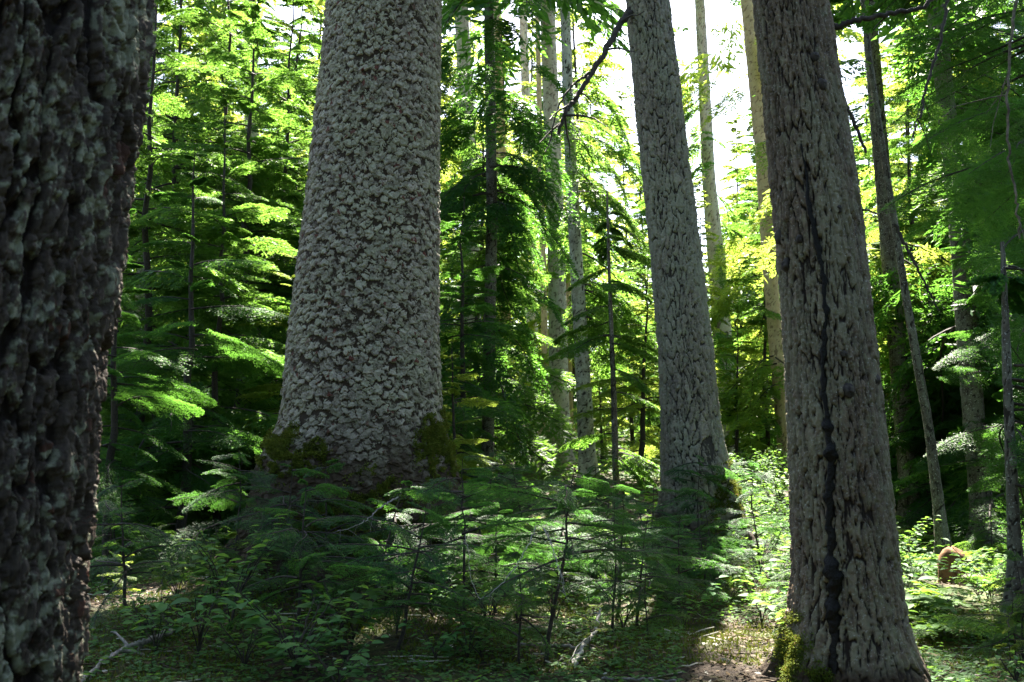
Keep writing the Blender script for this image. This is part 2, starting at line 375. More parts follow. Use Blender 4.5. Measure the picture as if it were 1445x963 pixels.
# ------------------------------------------------------------------ trunks
class Trunk:
    def __init__(s, rows, Y, top=22., base=None, flare=(0, .0), lobes=5, seed=0, taper_top=.5):
        z = []; c = []; r = []
        for py, xl, xr in rows:
            A = at(xl, py, Y); B = at(xr, py, Y)
            z.append((A[2]+B[2])/2); c.append((A[0]+B[0])/2); r.append((B[0]-A[0])/2)
        o = np.argsort(z); s.z = np.array(z)[o]; s.cx = np.array(c)[o]; s.r = np.array(r)[o]; s.Y = Y
        n = max(2, len(s.z)//2)
        sl = np.polyfit(s.z[-n:], s.cx[-n:], 1)[0]; sl = np.clip(sl, -.12, .12)
        s.sl = sl; s.top = top
        zt = np.linspace(s.z[-1], top, 6)[1:]
        s.cx = np.concatenate([s.cx, s.cx[-1]+sl*(zt-s.z[-1])*np.linspace(1, .7, 5)]); s.r = np.concatenate([s.r, s.r[-1]*np.linspace(1, 1-taper_top, 6)[1:]]); s.z = np.concatenate([s.z, zt])
        bx = float(np.interp(s.z[0], s.z, s.cx))
        g = float(ground_h(bx, Y)) if base is None else base
        s.zb = min(g-.35, s.z[0]-.05)
        sl0 = np.clip((s.cx[1]-s.cx[0])/(s.z[1]-s.z[0]), -.1, .1)
        s.z = np.concatenate([[s.zb], s.z]); s.cx = np.concatenate([[s.cx[0]+sl0*(s.zb-s.z[1])], s.cx]); s.r = np.concatenate([[s.r[0]], s.r])
        s.g = g; s.fh, s.fa = flare; s.lobes = lobes; s.seed = seed
        s.base = np.array([float(np.interp(g, s.z, s.cx)), Y, g])
    soil = 0.
    def cr(s, z):
        # smooth interpolation
        k = np.linspace(-.12, .12, 5)
        cx = sum(np.interp(z+d, s.z, s.cx) for d in k)/5; r = sum(np.interp(z+d, s.z, s.r) for d in k)/5
        return cx, r
    def rad(s, th, z):
        cx, r = s.cr(z)
        f = np.exp(-np.clip(z-s.g, -.3, None)/max(s.fh, 1e-3))*s.fa if s.fa else 0*z
        lob = .5+.5*np.cos(th*s.lobes+s.seed+1.5*np.sin(th*2+s.seed*2))
        lob2 = vnoise(th/(2*math.pi)*9+40, z*1.5, s.seed+3, 9)
        r = r*(1+.035*np.sin(th*2+s.seed)+.03*np.sin(th*3+z*.8+s.seed*3))+f*(lob**1.3*1.1+lob2*.45)
        return cx, r
    def surf(s, th, z):
        cx, r = s.rad(th, z)
        return np.stack([cx+r*np.cos(th), s.Y+r*np.sin(th), z], -1)
    def mesh(s, name, style, step, mat, zfine, amp, su, sv, seed, col_off=None):
        z = list(np.arange(max(s.zb, zfine[0]), zfine[1], step)); zz = zfine[1]
        st = step
        while zz < s.top: z.append(zz); st = min(st*1.15, .35); zz += st
        z.append(s.top)
        if zfine[0] > s.zb: z = list(np.linspace(s.zb, zfine[0], 12)[:-1])+z
        z = np.array(z)
        rm = float(np.interp(sum(zfine)/2, s.z, s.r))
        nf = max(int(math.pi*rm*1.25/step), 16); nb = max(nf//4, 8)
        # front faces the camera
        cam_dir = math.atan2(-s.Y, -s.base[0])
        th = np.concatenate([cam_dir+np.linspace(-R_(105), R_(105), nf), cam_dir+np.linspace(R_(105), R_(255), nb+2)[1:-1]])
        n = len(th)
        TH, Z = np.meshgrid(th, z)
        cx, rr = s.rad(TH, Z)
        nu = max(int(round(2*math.pi*rm/su)), 5)
        U = (TH-cam_dir+math.pi)/(2*math.pi)*nu
        h, a, b = BARK[style](U, Z/sv, nu, seed, Z)
        hp = h*amp
        fade = 1-.75*sst(zfine[1], zfine[1]+1, Z)
        rr2 = rr+(hp-amp*.5)*fade
        V = np.stack([cx+rr2*np.cos(TH), s.Y+rr2*np.sin(TH), Z+0*cx], -1).reshape(-1, 3)
        rows = len(z)
        i = np.arange(rows-1)[:, None]*n; j = np.arange(n)[None]; j2 = (j+1) % n
        Q = np.stack([i+j, i+j2, i+n+j2, i+n+j], -1).reshape(-1, 4)
        if s.top < 8:
            pass
        lowf = np.exp(-np.clip(Z-s.g, 0, None)/s.soil)*(.6+.8*fbm(TH*3+9, Z*2.5, seed+33, 3)) if s.soil else 0*Z
        bk = np.stack([a.ravel(), np.clip(h, 0, 1).ravel(), b.ravel(), np.clip(lowf, 0, 1).ravel()], -1)
        s.V = V; s.N = np.stack([np.cos(TH), np.sin(TH), 0*TH], -1).reshape(-1, 3); s.fine = (Z < zfine[1]).ravel()
        return mesh(name, V-s.base, [(4, Q)], [mat], {'bk': bk}, None, True)

def plates(U, W, nu, seed, layers, rag=.5, edge=(.0, .1), tilt=.5, hv=.5, cover=.7):
    """overlapping ragged bark plates: the highest of several layers wins"""
    H = np.zeros(U.shape); C = np.zeros(U.shape)
    for k in range(layers):
        sd = seed+k*101; ou = k*.37; ov = k*.61
        wu = (fbm(U*1.7+ou*9, W*1.7+ov*9, sd+1, 3)-.5)*rag*2; wv = (fbm(U*1.7+30+ou, W*1.7+ov, sd+2, 3)-.5)*rag*2
        wu = wu*sst(0, 1, U)*sst(0, 1, nu-U); wv = wv*sst(0, 1, U)*sst(0, 1, nu-U)
        f1, e, r1, r2, dx, dy = cells(U+ou+wu, W+ov+wv, nu, sd)
        r3 = (r1*13.7+r2*7.1) % 1
        p = sst(edge[0], edge[1]*(.5+r2), e-.02)*(.3+.25*k/max(layers-1, 1)+hv*r1)+(tilt*(-dy*(.35+r2)+dx*(r3-.5)))*sst(0, .08, e-.02)
        p = np.where(r3 < cover if k else r3 < .96, p, .02)
        m = p > H
        C = np.where(m, (r1*5.3+r2*3.1+k*.29) % 1, C); H = np.where(m, p, H)
    return H, C
def bark_scaly(U, W, nu, seed, Z):
    fine = fbm(U*5, W*5, seed+2, 3, nu*5)
    wu = (fbm(U*2.2, W*2.2, seed+31, 3)-.5)*.75*sst(0, 1, U)*sst(0, 1, nu-U); wv = (fbm(U*2.2+30, W*2.2, seed+32, 3)-.5)*.75*sst(0, 1, U)*sst(0, 1, nu-U)
    f1, e, r1, r2, dx, dy = cells(U+wu, W+wv, nu, seed, 1.)
    f1b, eb, q1, q2, ex, ey = cells((U+wu)*1.9, (W+wv)*1.7, int(nu*1.9), seed+7, 1.)
    wid = .015+.10*r2**1.7
    gap = sst(wid*.7, wid+.035, e+.12*(fine-.5))
    lay = np.round(fbm(U*.6, W*.6, seed+55, 3)*5)/5
    h = gap*(.4+.3*r1+.95*(-dy)*(.3+r2)+.6*dx*(r1-.5)+.3*(lay-.5))
    h = h*(.66+.34*sst(.01, .06, eb+.06*(fine-.5)))+.3*(q1-.5)*gap-.35*ey*gap+.3*ex*(q2-.5)*gap
    h = h*np.where((q2 > .9) | (r1 < .06), .45, 1)
    big = fbm(U/nu*9, W*.25, seed+9, 3, 9)
    return np.clip(h, 0, 1.2)+.16*(fine-.5), np.clip(.5*r2+.5*q1, 0, 1), big
def bark_furrow(U, W, nu, seed, Z):
    k0 = sst(0, 1.2, U)*sst(0, 1.2, nu-U)
    sh = ((vnoise(U*.35+1, W*.5, seed+70)-.5)*1.4+(fbm(U*1.3+1, W*2.5, seed+74, 3)-.5)*1.1)*k0
    fine = fbm(U*5, W*9, seed+3, 3, nu*5)
    f1, e, r1, r2, dx, dy = cells(U+sh, W+.5*(vnoise(U*.9, W, seed+75)-.5)*k0, nu, seed, 1.)
    f1b, eb, q1, q2, ex, ey = cells((U+sh)*1.7, W*2.1, int(nu*1.7), seed+7, 1.)
    h2, c2 = plates((U+sh)*2, W*1.8, nu*2, seed+17, 2, .4, (0, .2), .45, .4, .6)
    gap = sst(.01, .10+.15*r2, e+.14*(fine-.5))
    h = gap*(.4+.3*r1+.25*(-dy)*r2)*(.7+.3*sst(.0, .18, eb))+.25*(h2-.35)*gap+.15*(q1-.5)*gap
    big = fbm(U/nu*7, W*.35, seed+9, 3, 7)
    return np.clip(h*1.15, 0, 1.2)+.18*(fine-.5), np.clip(.35*r1+.3*q1+.35*c2, 0, 1), big
def bark_near(U, W, nu, seed, Z):
    k0 = sst(0, 1, U)*sst(0, 1, nu-U)
    sh = ((vnoise(U*.4+1, W*.5, seed+70)-.5)*1.5+(fbm(U*1.5, W*2.2, seed+74, 3)-.5)*1.3)*k0
    fine = fbm(U*9, W*16, seed+3, 4, nu*9); mid = fbm(U*2.5, W*4.5, seed+5, 4)
    f1, e, r1, r2, dx, dy = cells(U+sh, W+.9*(fbm(U*1.1, W*1.3, seed+75, 2)-.5)*k0, nu, seed, 1.)
    f1b, eb, q1, q2, ex, ey = cells((U+sh)*2+.4*(mid-.5)*k0, W*2.4+.6*(mid-.5), nu*2, seed+7, 1.)
    h3, c3 = plates((U+sh)*4, W*4, nu*4, seed+17, 3, .5, (0, .09), .55, .4, .6)
    gap = sst(.04, .13+.12*r2, e+.16*(fine-.5)+.1*(mid-.5))
    sub = sst(.01, .07, eb+.1*(fine-.5))
    lay = np.round(fbm(U*1.6, W*2.2, seed+55, 3)*7)/7
    h = gap*(.48+.22*r1+.2*(-dy)*r2+.25*dx*(r1-.5))*(.66+.34*sub)+.24*(h3-.3)*gap+.16*(q1-.5)*gap*sub+.38*(lay-.5)*gap
    big = fbm(U/nu*14, W*1.1, seed+9, 4, 14)
    rdg = np.clip(np.abs(2*fbm(U*3.5, W*4, seed+77, 3)-1)*3, 0, 1)
    return np.clip(h*1.1+.3*(rdg-.8)*gap, 0, 1.3)+.26*(fine-.5), np.clip(.35*q1+.25*r1+.4*c3, 0, 1), big
BARK = {'scaly': bark_scaly, 'furrow': bark_furrow, 'near': bark_near}

def crown_for(tr, seed, z0, z1, L0, n, tm, wf, wmin, mat, gap=True, pitch=(-.25, .15), wood=True, prof=None, az=None, limit=None):
    """branches on trunk tr between heights z0 and z1 (above its base)"""
    r = np.random.default_rng(seed)
    t = np.sort(r.uniform(0, 1, n)); z = tr.g+z0+(z1-z0)*t
    cx, rr = tr.cr(z)
    a = r.uniform(0, 2*math.pi, n) if az is None else r.uniform(az[0], az[1], n)
    L = (L0*(1-.55*t) if prof is None else prof(t))*r.uniform(.7, 1.15, n)
    pos = np.stack([cx+rr*.7*np.cos(a), np.full(n, tr.Y)+rr*.7*np.sin(a), z], -1)
    return pos, a, pitch[0]+(pitch[1]-pitch[0])*t+r.normal(0, .08, n), L

# ------------------------------------------------------------------ big trees
def moss_on(tr, parent, regions, seed, dens=3, size=.03, lump=.05, thr=.42):
    r = np.random.default_rng(seed)
    px, py = project(tr.V); m = np.zeros(len(px), bool)
    nz = fbm(px/15., py/13., seed, 4)
    for x0, x1, y0, y1, k in regions:
        cx, cy = (x0+x1)/2, (y0+y1)/2
        d = np.sqrt(((px-cx)/((x1-x0)/2))**2+((py-cy)/((y1-y0)/2))**2)
        m |= (r.random(len(px)) < np.clip((1.0-d-(nz-.5)*2.2)*1.6, 0, 1)) & (nz > thr*k*.9)
    camv = np.array([0, 0, CAMZ])-tr.V; m &= ((tr.N*camv).sum(1) > -.3*np.linalg.norm(camv, axis=1)) & tr.fine
    P = tr.V[m]; Nn = tr.N[m]; q = nz[m]
    P = np.repeat(P, dens, 0); Nn = np.repeat(Nn, dens, 0); q = np.repeat(q, dens)
    P = P+r.normal(0, .008, P.shape)
    lumpn = vnoise(P[:, 0]*14+P[:, 1]*9, P[:, 2]*16, seed+4)
    P = P+Nn*(lump*(lumpn**1.5)*r.uniform(.3, 1, len(P)))[:, None]
    d = Nn+np.array([0, 0, .25])+r.normal(0, .75, P.shape); d /= np.linalg.norm(d, axis=1)[:, None]
    mb = MB()
    mb.blades(P, P+d*size*r.uniform(.5, 1.2, (len(P), 1)), r.normal(0, 1, P.shape), np.full(len(P), size*.35), np.clip(.15+.65*lumpn+r.normal(0, .15, len(P)), 0, 1))
    return obj('moss', mb.build('moss', ['moss'], tr.base, False), parent)

def stub(tr, px, py, ln, rad, parent, name='dead_branch', mat='wood_dark', az=None, droop=0.1):
    """short broken limb on the trunk where the photo shows one"""
    q = at(px, py, tr.Y); cx, rr = tr.cr(np.array(q[2])); o = np.clip((q[0]-cx)/rr, -.98, .98)
    th = -math.acos(o) if az is None else az
    b = tr.surf(np.array(th), np.array(q[2])); d = np.array([math.cos(th), math.sin(th), -droop])
    mb = MB(); t = np.linspace(-.03/ln, 1, 7)[:, None]
    pts = b+d*ln*t+np.random.default_rng(int(px)).normal(0, .06*ln, (7, 3))*np.clip(t, 0, 1)*.4
    mb.tube(pts, rad*np.linspace(1.5, .6, 7), 8)
    return obj(name, mb.build(name, [mat], tr.base), parent)

big = {}
def big_tree(key, label, tr, style, step, mat, zf, amp, su, sv, seed, crown, group=None):
    e = thing('conifer_tree', label, 'tree', tr.base)
    obj('trunk', tr.mesh('trunk', style, step, mat, zf, amp, su, sv, seed), e)
    mb = MB()
    for (z0, z1, L0, n) in crown:
        pos, a, p, L = crown_for(tr, seed, z0, z1, L0, n, None, 0, 0, None)
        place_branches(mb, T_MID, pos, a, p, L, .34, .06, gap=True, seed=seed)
    obj('crown', mb.build('crown', ['needle_dark', 'wood_dark'], tr.base, False), e)
    big[key] = (e, tr); return e

rows1 = [(0, -235, 212), (100, -248, 208), (200, -262, 194), (300, -275, 178), (400, -288, 166), (480, -300, 156), (560, -312, 143), (650, -322, 136), (760, -335, 127), (860, -346, 118), (963, -358, 108)]
rows1 = [(a, b-40, c-30) for a, b, c in rows1]
t1 = Trunk(rows1, 2.65, top=24, flare=(.3, .12), seed=1)
e1 = big_tree('left', 'dark near trunk cropped by the left edge, deeply cracked bark with pale green lichen', t1, 'near', .0032, 'bark_near', (.15, 2.75), .055, .082, .40, 3, [(9, 23, 3.6, 34)])
rows2 = [(0, 467, 622), (100, 458, 621), (200, 446, 618), (300, 434, 616), (400, 420, 614), (480, 408, 613), (560, 400, 616), (600, 396, 620), (625, 380, 626), (650, 366, 634), (700, 360, 644), (760, 358, 652), (840, 352, 660)]
t2 = Trunk(rows2, 10.0, top=34, flare=(.3, .3), lobes=6, seed=2); t2.soil = 1.35
e2 = big_tree('scaly', 'massive pale grey trunk covered in round scaly bark flakes with a mossy flared foot', t2, 'scaly', .0064, 'bark_scaly', (-.2, 6.5), .024, .074, .086, 12, [(12, 33, 4.2, 60)])
rows3 = [(0, 884, 944), (100, 893, 957), (200, 902, 968), (300, 912, 980), (400, 921, 993), (500, 929, 1005), (600, 934, 1016), (650, 936, 1026), (700, 938, 1038), (780, 940, 1052)]
t3 = Trunk(rows3, 13.0, top=32, flare=(.4, .28), lobes=5, seed=4); t3.soil = .5
e3 = big_tree('leaning', 'grey furrowed trunk leaning left beside the bright white gap in the canopy', t3, 'furrow', .010, 'bark_furrow', (-.2, 8.2), .05, .055, .27, 24, [(12.5, 31, 3.8, 44)])
rows4 = [(0, 1063, 1163), (100, 1073, 1180), (200, 1083, 1197), (300, 1092, 1212), (400, 1102, 1224), (500, 1109, 1235), (600, 1113, 1246), (700, 1118, 1257), (800, 1124, 1267), (880, 1121, 1277), (963, 1112, 1290)]
t4 = Trunk(rows4, 5.5, top=28, flare=(.22, .1), lobes=5, seed=6); t4.soil = .12
e4 = big_tree('resin', 'brown furrowed trunk with a black resin streak running down its bark', t4, 'furrow', .0052, 'bark_right', (-.2, 4.2), .034, .027, .26, 36, [(9, 27, 3.4, 40)])

moss_on(t2, e2, [(360, 440, 600, 680, 1), (415, 475, 612, 668, 1), (585, 645, 572, 700, 1), (480, 570, 655, 720, 1.2), (380, 640, 690, 800, 1.15)], 5, 4, .03, .035)
moss_on(t4, e4, [(1095, 1145, 865, 990, .8), (1130, 1180, 930, 1000, 1)], 6, 5, .018, .03)
moss_on(t3, e3, [(990, 1060, 660, 800, 1)], 8, 3, .04, .05)

def on_trunk(tr, px, py):
    """height and angle where the line of sight meets the near side of a trunk"""
    Y = tr.Y
    for _ in range(5):
        q = at(px, py, Y); cx, rr = tr.cr(np.array(q[2])); o = float(np.clip((q[0]-cx)/rr, -.98, .98)); Y = tr.Y-rr*math.sqrt(1-o*o)
    return q, -math.acos(o)
# resin streak on the right trunk
def resin_streak():
    path = [(1133, 205, 1), (1140, 270, 2.5), (1147, 310, 4), (1152, 338, 6), (1156, 345, 10), (1158, 360, 7), (1162, 400, 5.5), (1164, 450, 5), (1163, 500, 5.5), (1164, 560, 5), (1166, 600, 8), (1171, 625, 12), (1173, 640, 13), (1172, 660, 7), (1172, 690, 8), (1170, 720, 9), (1171, 745, 13), (1174, 765, 10), (1171, 780, 9), (1174, 800, 15), (1178, 825, 13), (1176, 850, 14), (1180, 880, 12), (1180, 920, 9), (1181, 950, 4)]
    py = np.array([p[1] for p in path]); ys = np.arange(205, 950, 2.)
    xs = np.interp(ys, py, [p[0] for p in path]); ws = np.interp(ys, py, [p[2] for p in path])
    k = np.ones(7)/7; xs = np.convolve(np.pad(xs, 3, 'edge'), k, 'valid'); ws = np.convolve(np.pad(ws, 3, 'edge'), k, 'valid')
    xs = xs+5*(vnoise(ys*.05, ys*0+3, 77)-.5); ws = ws*(.45+.75*vnoise(ys*.05, ys*0, 78))+1.2*vnoise(ys*.2, ys*0, 76); ws = ws*.8
    n = 9; V = []
    for x, y, w in zip(xs, ys, ws):
        for j in range(n):
            s = -1+2*j/(n-1)
            q, th = on_trunk(t4, x+s*w*(1+.25*math.sin(y*.3+s*3)), y)
            cx2, r2 = t4.rad(np.array(th), np.array(q[2]))
            lift = .009+(1-s*s)**.6*(.007+.026*max(0, min(1, (w-7)/6))*(.5+float(vnoise(np.array(y*.035+s*.6), np.array(s*1.2), 79))))
            if j in (0, n-1): lift = -.02
            V.append((float(cx2+(r2+lift)*math.cos(th)), float(t4.Y+(r2+lift)*math.sin(th)), q[2]))
    V = np.array(V); m = len(ys)
    i = np.arange(m-1)[:, None]*n; j = np.arange(n-1)[None]
    Q = np.stack([i+j, i+n+j, i+n+j+1, i+j+1], -1).reshape(-1, 4)
    o = obj('resin_streak', mesh('resin_streak', V-t4.base, [(4, Q)], ['resin']), e4); o['label'] = 'glossy black resin streak'
resin_streak()
def knot(tr, px, py, rd, parent):
    q, th = on_trunk(tr, px, py)
    b = tr.surf(np.array(th), np.array(q[2])); n = 14; u = np.linspace(0, PI, 9); v = np.arange(n)*2*PI/n
    A, B = np.meshgrid(u, v, indexing='ij'); k = 1+.9*(fbm(B*1.5+px, A*2+py, 5, 3)-.5)
    d = np.stack([np.sin(A)*np.cos(B)*rd*k, np.sin(A)*np.sin(B)*rd*k*1.2, np.cos(A)*rd*.75*k], -1)
    er = np.array([math.cos(th), math.sin(th), 0]); et = np.array([-math.sin(th), math.cos(th), 0])
    V = (b+er*.004+d[..., 2:]*er+d[..., 0:1]*et+d[..., 1:2]*np.array([0, 0, 1.])).reshape(-1, 3)
    i = np.arange(8)[:, None]*n; j = np.arange(n)[None]; j2 = (j+1) % n
    obj('knot', mesh('knot', V-tr.base, [(4, np.stack([i+j, i+n+j, i+n+j2, i+j2], -1).reshape(-1, 4))], ['wood_dark']), parent)
for px, py, rd in [(1160, 118, .02), (1150, 80, .016), (1100, 335, .024), (1107, 375, .02), (1183, 295, .014), (1196, 552, .022), (1130, 338, .014), (1240, 537, .016), (1190, 500, .012)]:
    knot(t4, px, py, rd*1.5, e4)
def limb(parent, base, pts, r0, r1, name='dead_branch', mat='wood_dark', twigs=0, seed=0, n=8, hang=0):
    """limb through points, with side twigs"""
    r = np.random.default_rng(seed); pts = np.array(pts, float)
    t = np.linspace(0, 1, len(pts)); tt = np.linspace(0, 1, 8*len(pts))
    P = np.stack([np.interp(tt, t, pts[:, k]) for k in range(3)], -1)
    for _ in range(6): P[1:-1] = (P[:-2]+2*P[1:-1]+P[2:])/4
    ln = np.linalg.norm(P[-1]-P[0]); P[1:] += r.normal(0, .006*ln**.5, P[1:].shape)
    mb = MB(); mb.tube(P, np.linspace(r0, r1, len(P)), n)
    for _ in range(twigs):
        i = r.integers(3, len(P)-1); d = r.normal(0, 1, 3); d[2] -= .5; d /= np.linalg.norm(d)
        l = ln*r.uniform(.08, .25); s = np.linspace(0, 1, 5)[:, None]
        q = P[i]+d*l*s+np.array([0, 0, -1])*l*.3*s*s+r.normal(0, .03*l, (5, 3))*s
        mb.tube(q, np.linspace(r1*.8, r1*.3, 5), 4)
    o = obj(name, mb.build(name, [mat], base), parent)
    return o
# the dark dead limb hanging from the leaning tree, and the limb on the right tree
limb(e3, t3.base, [at(893, 10, 13.0), at(878, 30, 12.7), at(862, 60, 12.5), at(840, 95, 12.3), at(815, 135, 12.1), at(797, 158, 12), at(788, 190, 12)], .05, .022, twigs=7, seed=3)
limb(e3, t3.base, [at(840, 95, 12.3), at(822, 110, 12.2), at(806, 122, 12.1), at(790, 145, 12), at(770, 215, 12)], .02, .008, twigs=4, seed=5)
limb(e4, t4.base, [at(1160, 46, 5.5), at(1180, 38, 5.45), at(1215, 27, 5.4), at(1260, 18, 5.4), at(1300, 12, 5.4), at(1345, -20, 5.4)], .019, .011, twigs=3, seed=9)
limb(e4, t4.base, [at(1205, 296, 5.45), at(1225, 297, 5.4), at(1240, 303, 5.35)], .008, .004, seed=10)

# ------------------------------------------------------------------ tall slimmer trees behind
def slim(label, mat, Y, rows, top, low, crown, seed, style='furrow', fol='needle_mid', hang=True, group=None, amp=.02, needle=None):
    tr = Trunk(rows, Y, top=top, flare=(.25, .12), seed=seed)
    e = thing('conifer_tree', label, 'tree', tr.base, group)
    zv = at(0, 0, Y)[2]+.5
    obj('trunk', tr.mesh('trunk', style, max(.02, Y*.0016), mat, (tr.g-.2, min(zv, top-.3)), amp, .055, .22, seed), e)
    mb = MB()
    zf = zv-tr.g
    for (z0, z1, L0, n, az) in low:
        pos, a, p, L = crown_for(tr, seed+1, z0, min(z1, zf+1), L0, n, None, 0, 0, None, pitch=(-.35, -.1), az=az, prof=lambda t: L0*(1-.2*t))
        place_branches(mb, T_HANG if hang else T_FINE, pos, a, p, L, .24, .008+Y*.0007, needle, gap=True, seed=seed)
    z0, L0, n = crown; n = int(n*1.5)
    pos, a, p, L = crown_for(tr, seed+2, max(z0, 2), top-tr.g-.3, L0, n, None, 0, 0, None)
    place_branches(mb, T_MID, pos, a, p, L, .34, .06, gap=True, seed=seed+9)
    obj('crown', mb.build('crown', [fol, 'wood_dark'], tr.base, False), e)
    return e, tr
def rows_of(*pts):  # (py, px, width)
    return [(py, px-w/2, px+w/2) for py, px, w in pts]
PI = math.pi
SL = [
 slim('straight grey trunk, thickest of the cluster just left of the mottled pale one', 'bark_pale', 25, rows_of((0, 772, 20), (250, 782, 23), (450, 787, 25), (655, 792, 28)), 30, [(6, 13, 2.4, 16, None)], (13, 4.2, 46), 51, fol='needle_dark'),
 slim('slim mottled pale trunk with dark bands, just right of the straight grey one', 'bark_birch', 22, rows_of((0, 797, 13), (180, 803, 15), (400, 815, 18), (560, 824, 21), (655, 829, 24)), 26, [(3.5, 13, 2.4, 46, (-1.7, 1.5))], (12, 3.4, 34), 52, fol='needle_mid'),
 slim('thin tan trunk immediately left of the straight grey one', 'bark_tan', 33, rows_of((280, 764, 8), (450, 768, 9), (610, 770, 10)), 26, [], (14, 3.6, 26), 53),
 slim('thin tan trunk seen in the slit between the grey and mottled trunks', 'bark_tan', 34, rows_of((380, 802, 8), (610, 804, 9)), 26, [], (14, 3.6, 26), 54),
 slim('pale trunk half hidden in dark boughs just right of the scaly trunk', 'bark_pale', 27, rows_of((0, 650, 20), (230, 663, 23), (450, 667, 25), (640, 664, 28)), 30, [(5, 14, 2.6, 26, None)], (13, 4.2, 44), 55, fol='needle_dark'),
 slim('pale brown trunk between the half hidden pale trunk and the thin tan one', 'bark_tan', 35, rows_of((200, 706, 16), (350, 711, 17), (620, 714, 19)), 30, [(8, 14, 2.2, 10, None)], (14, 4, 30), 56),
 slim('slender pale trunk left of the thin tan one, deep in the stand', 'bark_pale', 38, rows_of((200, 744, 13), (350, 749, 15), (610, 753, 17)), 30, [], (15, 4, 26), 57),
 slim('far trunk with pale bark colour standing in for haze just right of the leaning grey trunk', 'bark_pale', 31, rows_of((90, 992, 15), (250, 1000, 18), (380, 1012, 24), (600, 1028, 28)), 24, [(3, 12, 2.4, 40, None)], (12, 2.6, 26), 58),  # haze fade put into the pale bark colour, no air haze here
 slim('warm brown trunk partly hidden behind the resin streaked tree', 'bark_tan', 26, rows_of((0, 1055, 18), (200, 1074, 19), (400, 1088, 19), (600, 1106, 21), (660, 1110, 22)), 28, [(2.5, 12, 2.6, 46, None)], (11, 3.6, 34), 59, fol='needle_light'),
 slim('broad pale trunk near the right edge behind hanging boughs', 'bark_pale', 18, rows_of((0, 1362, 40), (250, 1388, 44), (420, 1408, 48), (620, 1428, 52)), 28, [(3, 9, 2.7, 46, None)], (9, 4, 40), 60, fol='needle_dark'),
 slim('thin leaning lichen spotted trunk right of the resin streaked tree', 'bark_dark', 12.5, rows_of((250, 1252, 9), (430, 1280, 11), (600, 1310, 13), (740, 1328, 16)), 9, [(3.2, 7, 1.7, 14, None)], (7, 1.4, 8), 61, fol='needle_mid', amp=.01),
 slim('slim dark trunk flecked with white lichen at the right edge', 'bark_dark', 8, rows_of((480, 1420, 11), (600, 1424, 14), (760, 1432, 17), (900, 1440, 21)), 3.1, [(1.0, 2.9, 1.2, 20, (-1.6, 1.3))], (2.8, .5, 4), 62, fol='needle_dark', amp=.012, needle=(.015, .024, .008)),
 slim('dark hanging boughed trunk just outside the right edge at the top', 'bark_dark', 10, rows_of((0, 1476, 24), (400, 1484, 26), (800, 1494, 30)), 13, [(2.0, 7.2, 2.1, 44, (1.5, 4.6))], (7, 2.2, 20), 71, fol='needle_dark', hang=False, needle=(.015, .024, .008)),
 slim('thin dark sapling trunk standing left of the leaning grey trunk', 'bark_dark', 14, rows_of((420, 861, 5), (560, 866, 8), (710, 870, 10)), 5.2, [(1.1, 4.4, .95, 22, None)], (4.4, .5, 4), 63, fol='needle_mid', amp=.008, hang=False),
 slim('pale trunk glimpsed beside the left trunk near the top left', 'bark_pale', 20, rows_of((0, 216, 12), (150, 210, 13), (400, 200, 15)), 26, [(5, 11, 2.6, 22, None)], (11, 4.0, 40), 64, fol='needle_mid'),
 slim('dim trunk behind the boughs left of the scaly trunk', 'bark_pale', 24, rows_of((0, 352, 18), (300, 358, 20), (560, 362, 23)), 27, [(4, 12, 2.7, 30, None)], (12, 4.0, 34), 65, fol='needle_light'),
 slim('dark trunk among boughs left of the broad pale trunk', 'bark_dark', 15, rows_of((0, 1318, 22), (280, 1350, 24), (560, 1372, 28)), 24, [(3.2, 9, 2.7, 64, None)], (9, 3.8, 36), 66, fol='needle_dark'),
 slim('hidden trunk bearing bright boughs between the resin tree and lichen spotted stem', 'bark_dark', 17, rows_of((0, 1225, 20), (300, 1250, 22), (600, 1275, 25)), 25, [(3.5, 10, 2.5, 40, None)], (10, 3.8, 36), 67, fol='needle_light'),
 slim('trunk wrapped in dark drooping boughs right behind the scaly trunk', 'bark_dark', 18, rows_of((0, 690, 14), (300, 694, 16), (640, 688, 18)), 22, [(2.2, 9.5, 2.0, 62, None)], (9.5, 3.4, 30), 68, fol='needle_dark'),
]

# ------------------------------------------------------------------ conifer prototypes (foliage to the ground)
def conifer(H, Lb, n, tm, wf, wmin, fol, seed, z0=.4, r0=.075, pitch=(-.28, .35), needle=None):
    r = np.random.default_rng(seed)
    e = thing('young_conifer', 'x', 'tree', (0, 0, 0))
    mb = MB(); z = np.linspace(-.2, H, 14); w = np.cumsum(r.normal(0, .012*H, (14, 2)), 0)*.4
    mb.tube(np.stack([w[:, 0], w[:, 1], z], -1), r0*(1-z.clip(0)/H*.93), 8)
    obj('trunk', mb.build('trunk', ['wood_dark']), e)
    c = MB(); t = np.sort(r.uniform(0, 1, n)**.9); zz = z0+(H*.985-z0)*t
    pos = np.stack([np.interp(zz, z, w[:, 0]), np.interp(zz, z, w[:, 1]), zz], -1)
    a = np.arange(n)*2.4+r.uniform(-.5, .5, n)
    L = Lb*((1-t)**.75*.95+.08)*r.uniform(.4, 1.2, n)
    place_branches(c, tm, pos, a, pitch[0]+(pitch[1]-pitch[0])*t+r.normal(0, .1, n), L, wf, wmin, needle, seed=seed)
    obj('crown', c.build('crown', [fol, 'wood_dark'], (0, 0, 0), False), e)
    return e
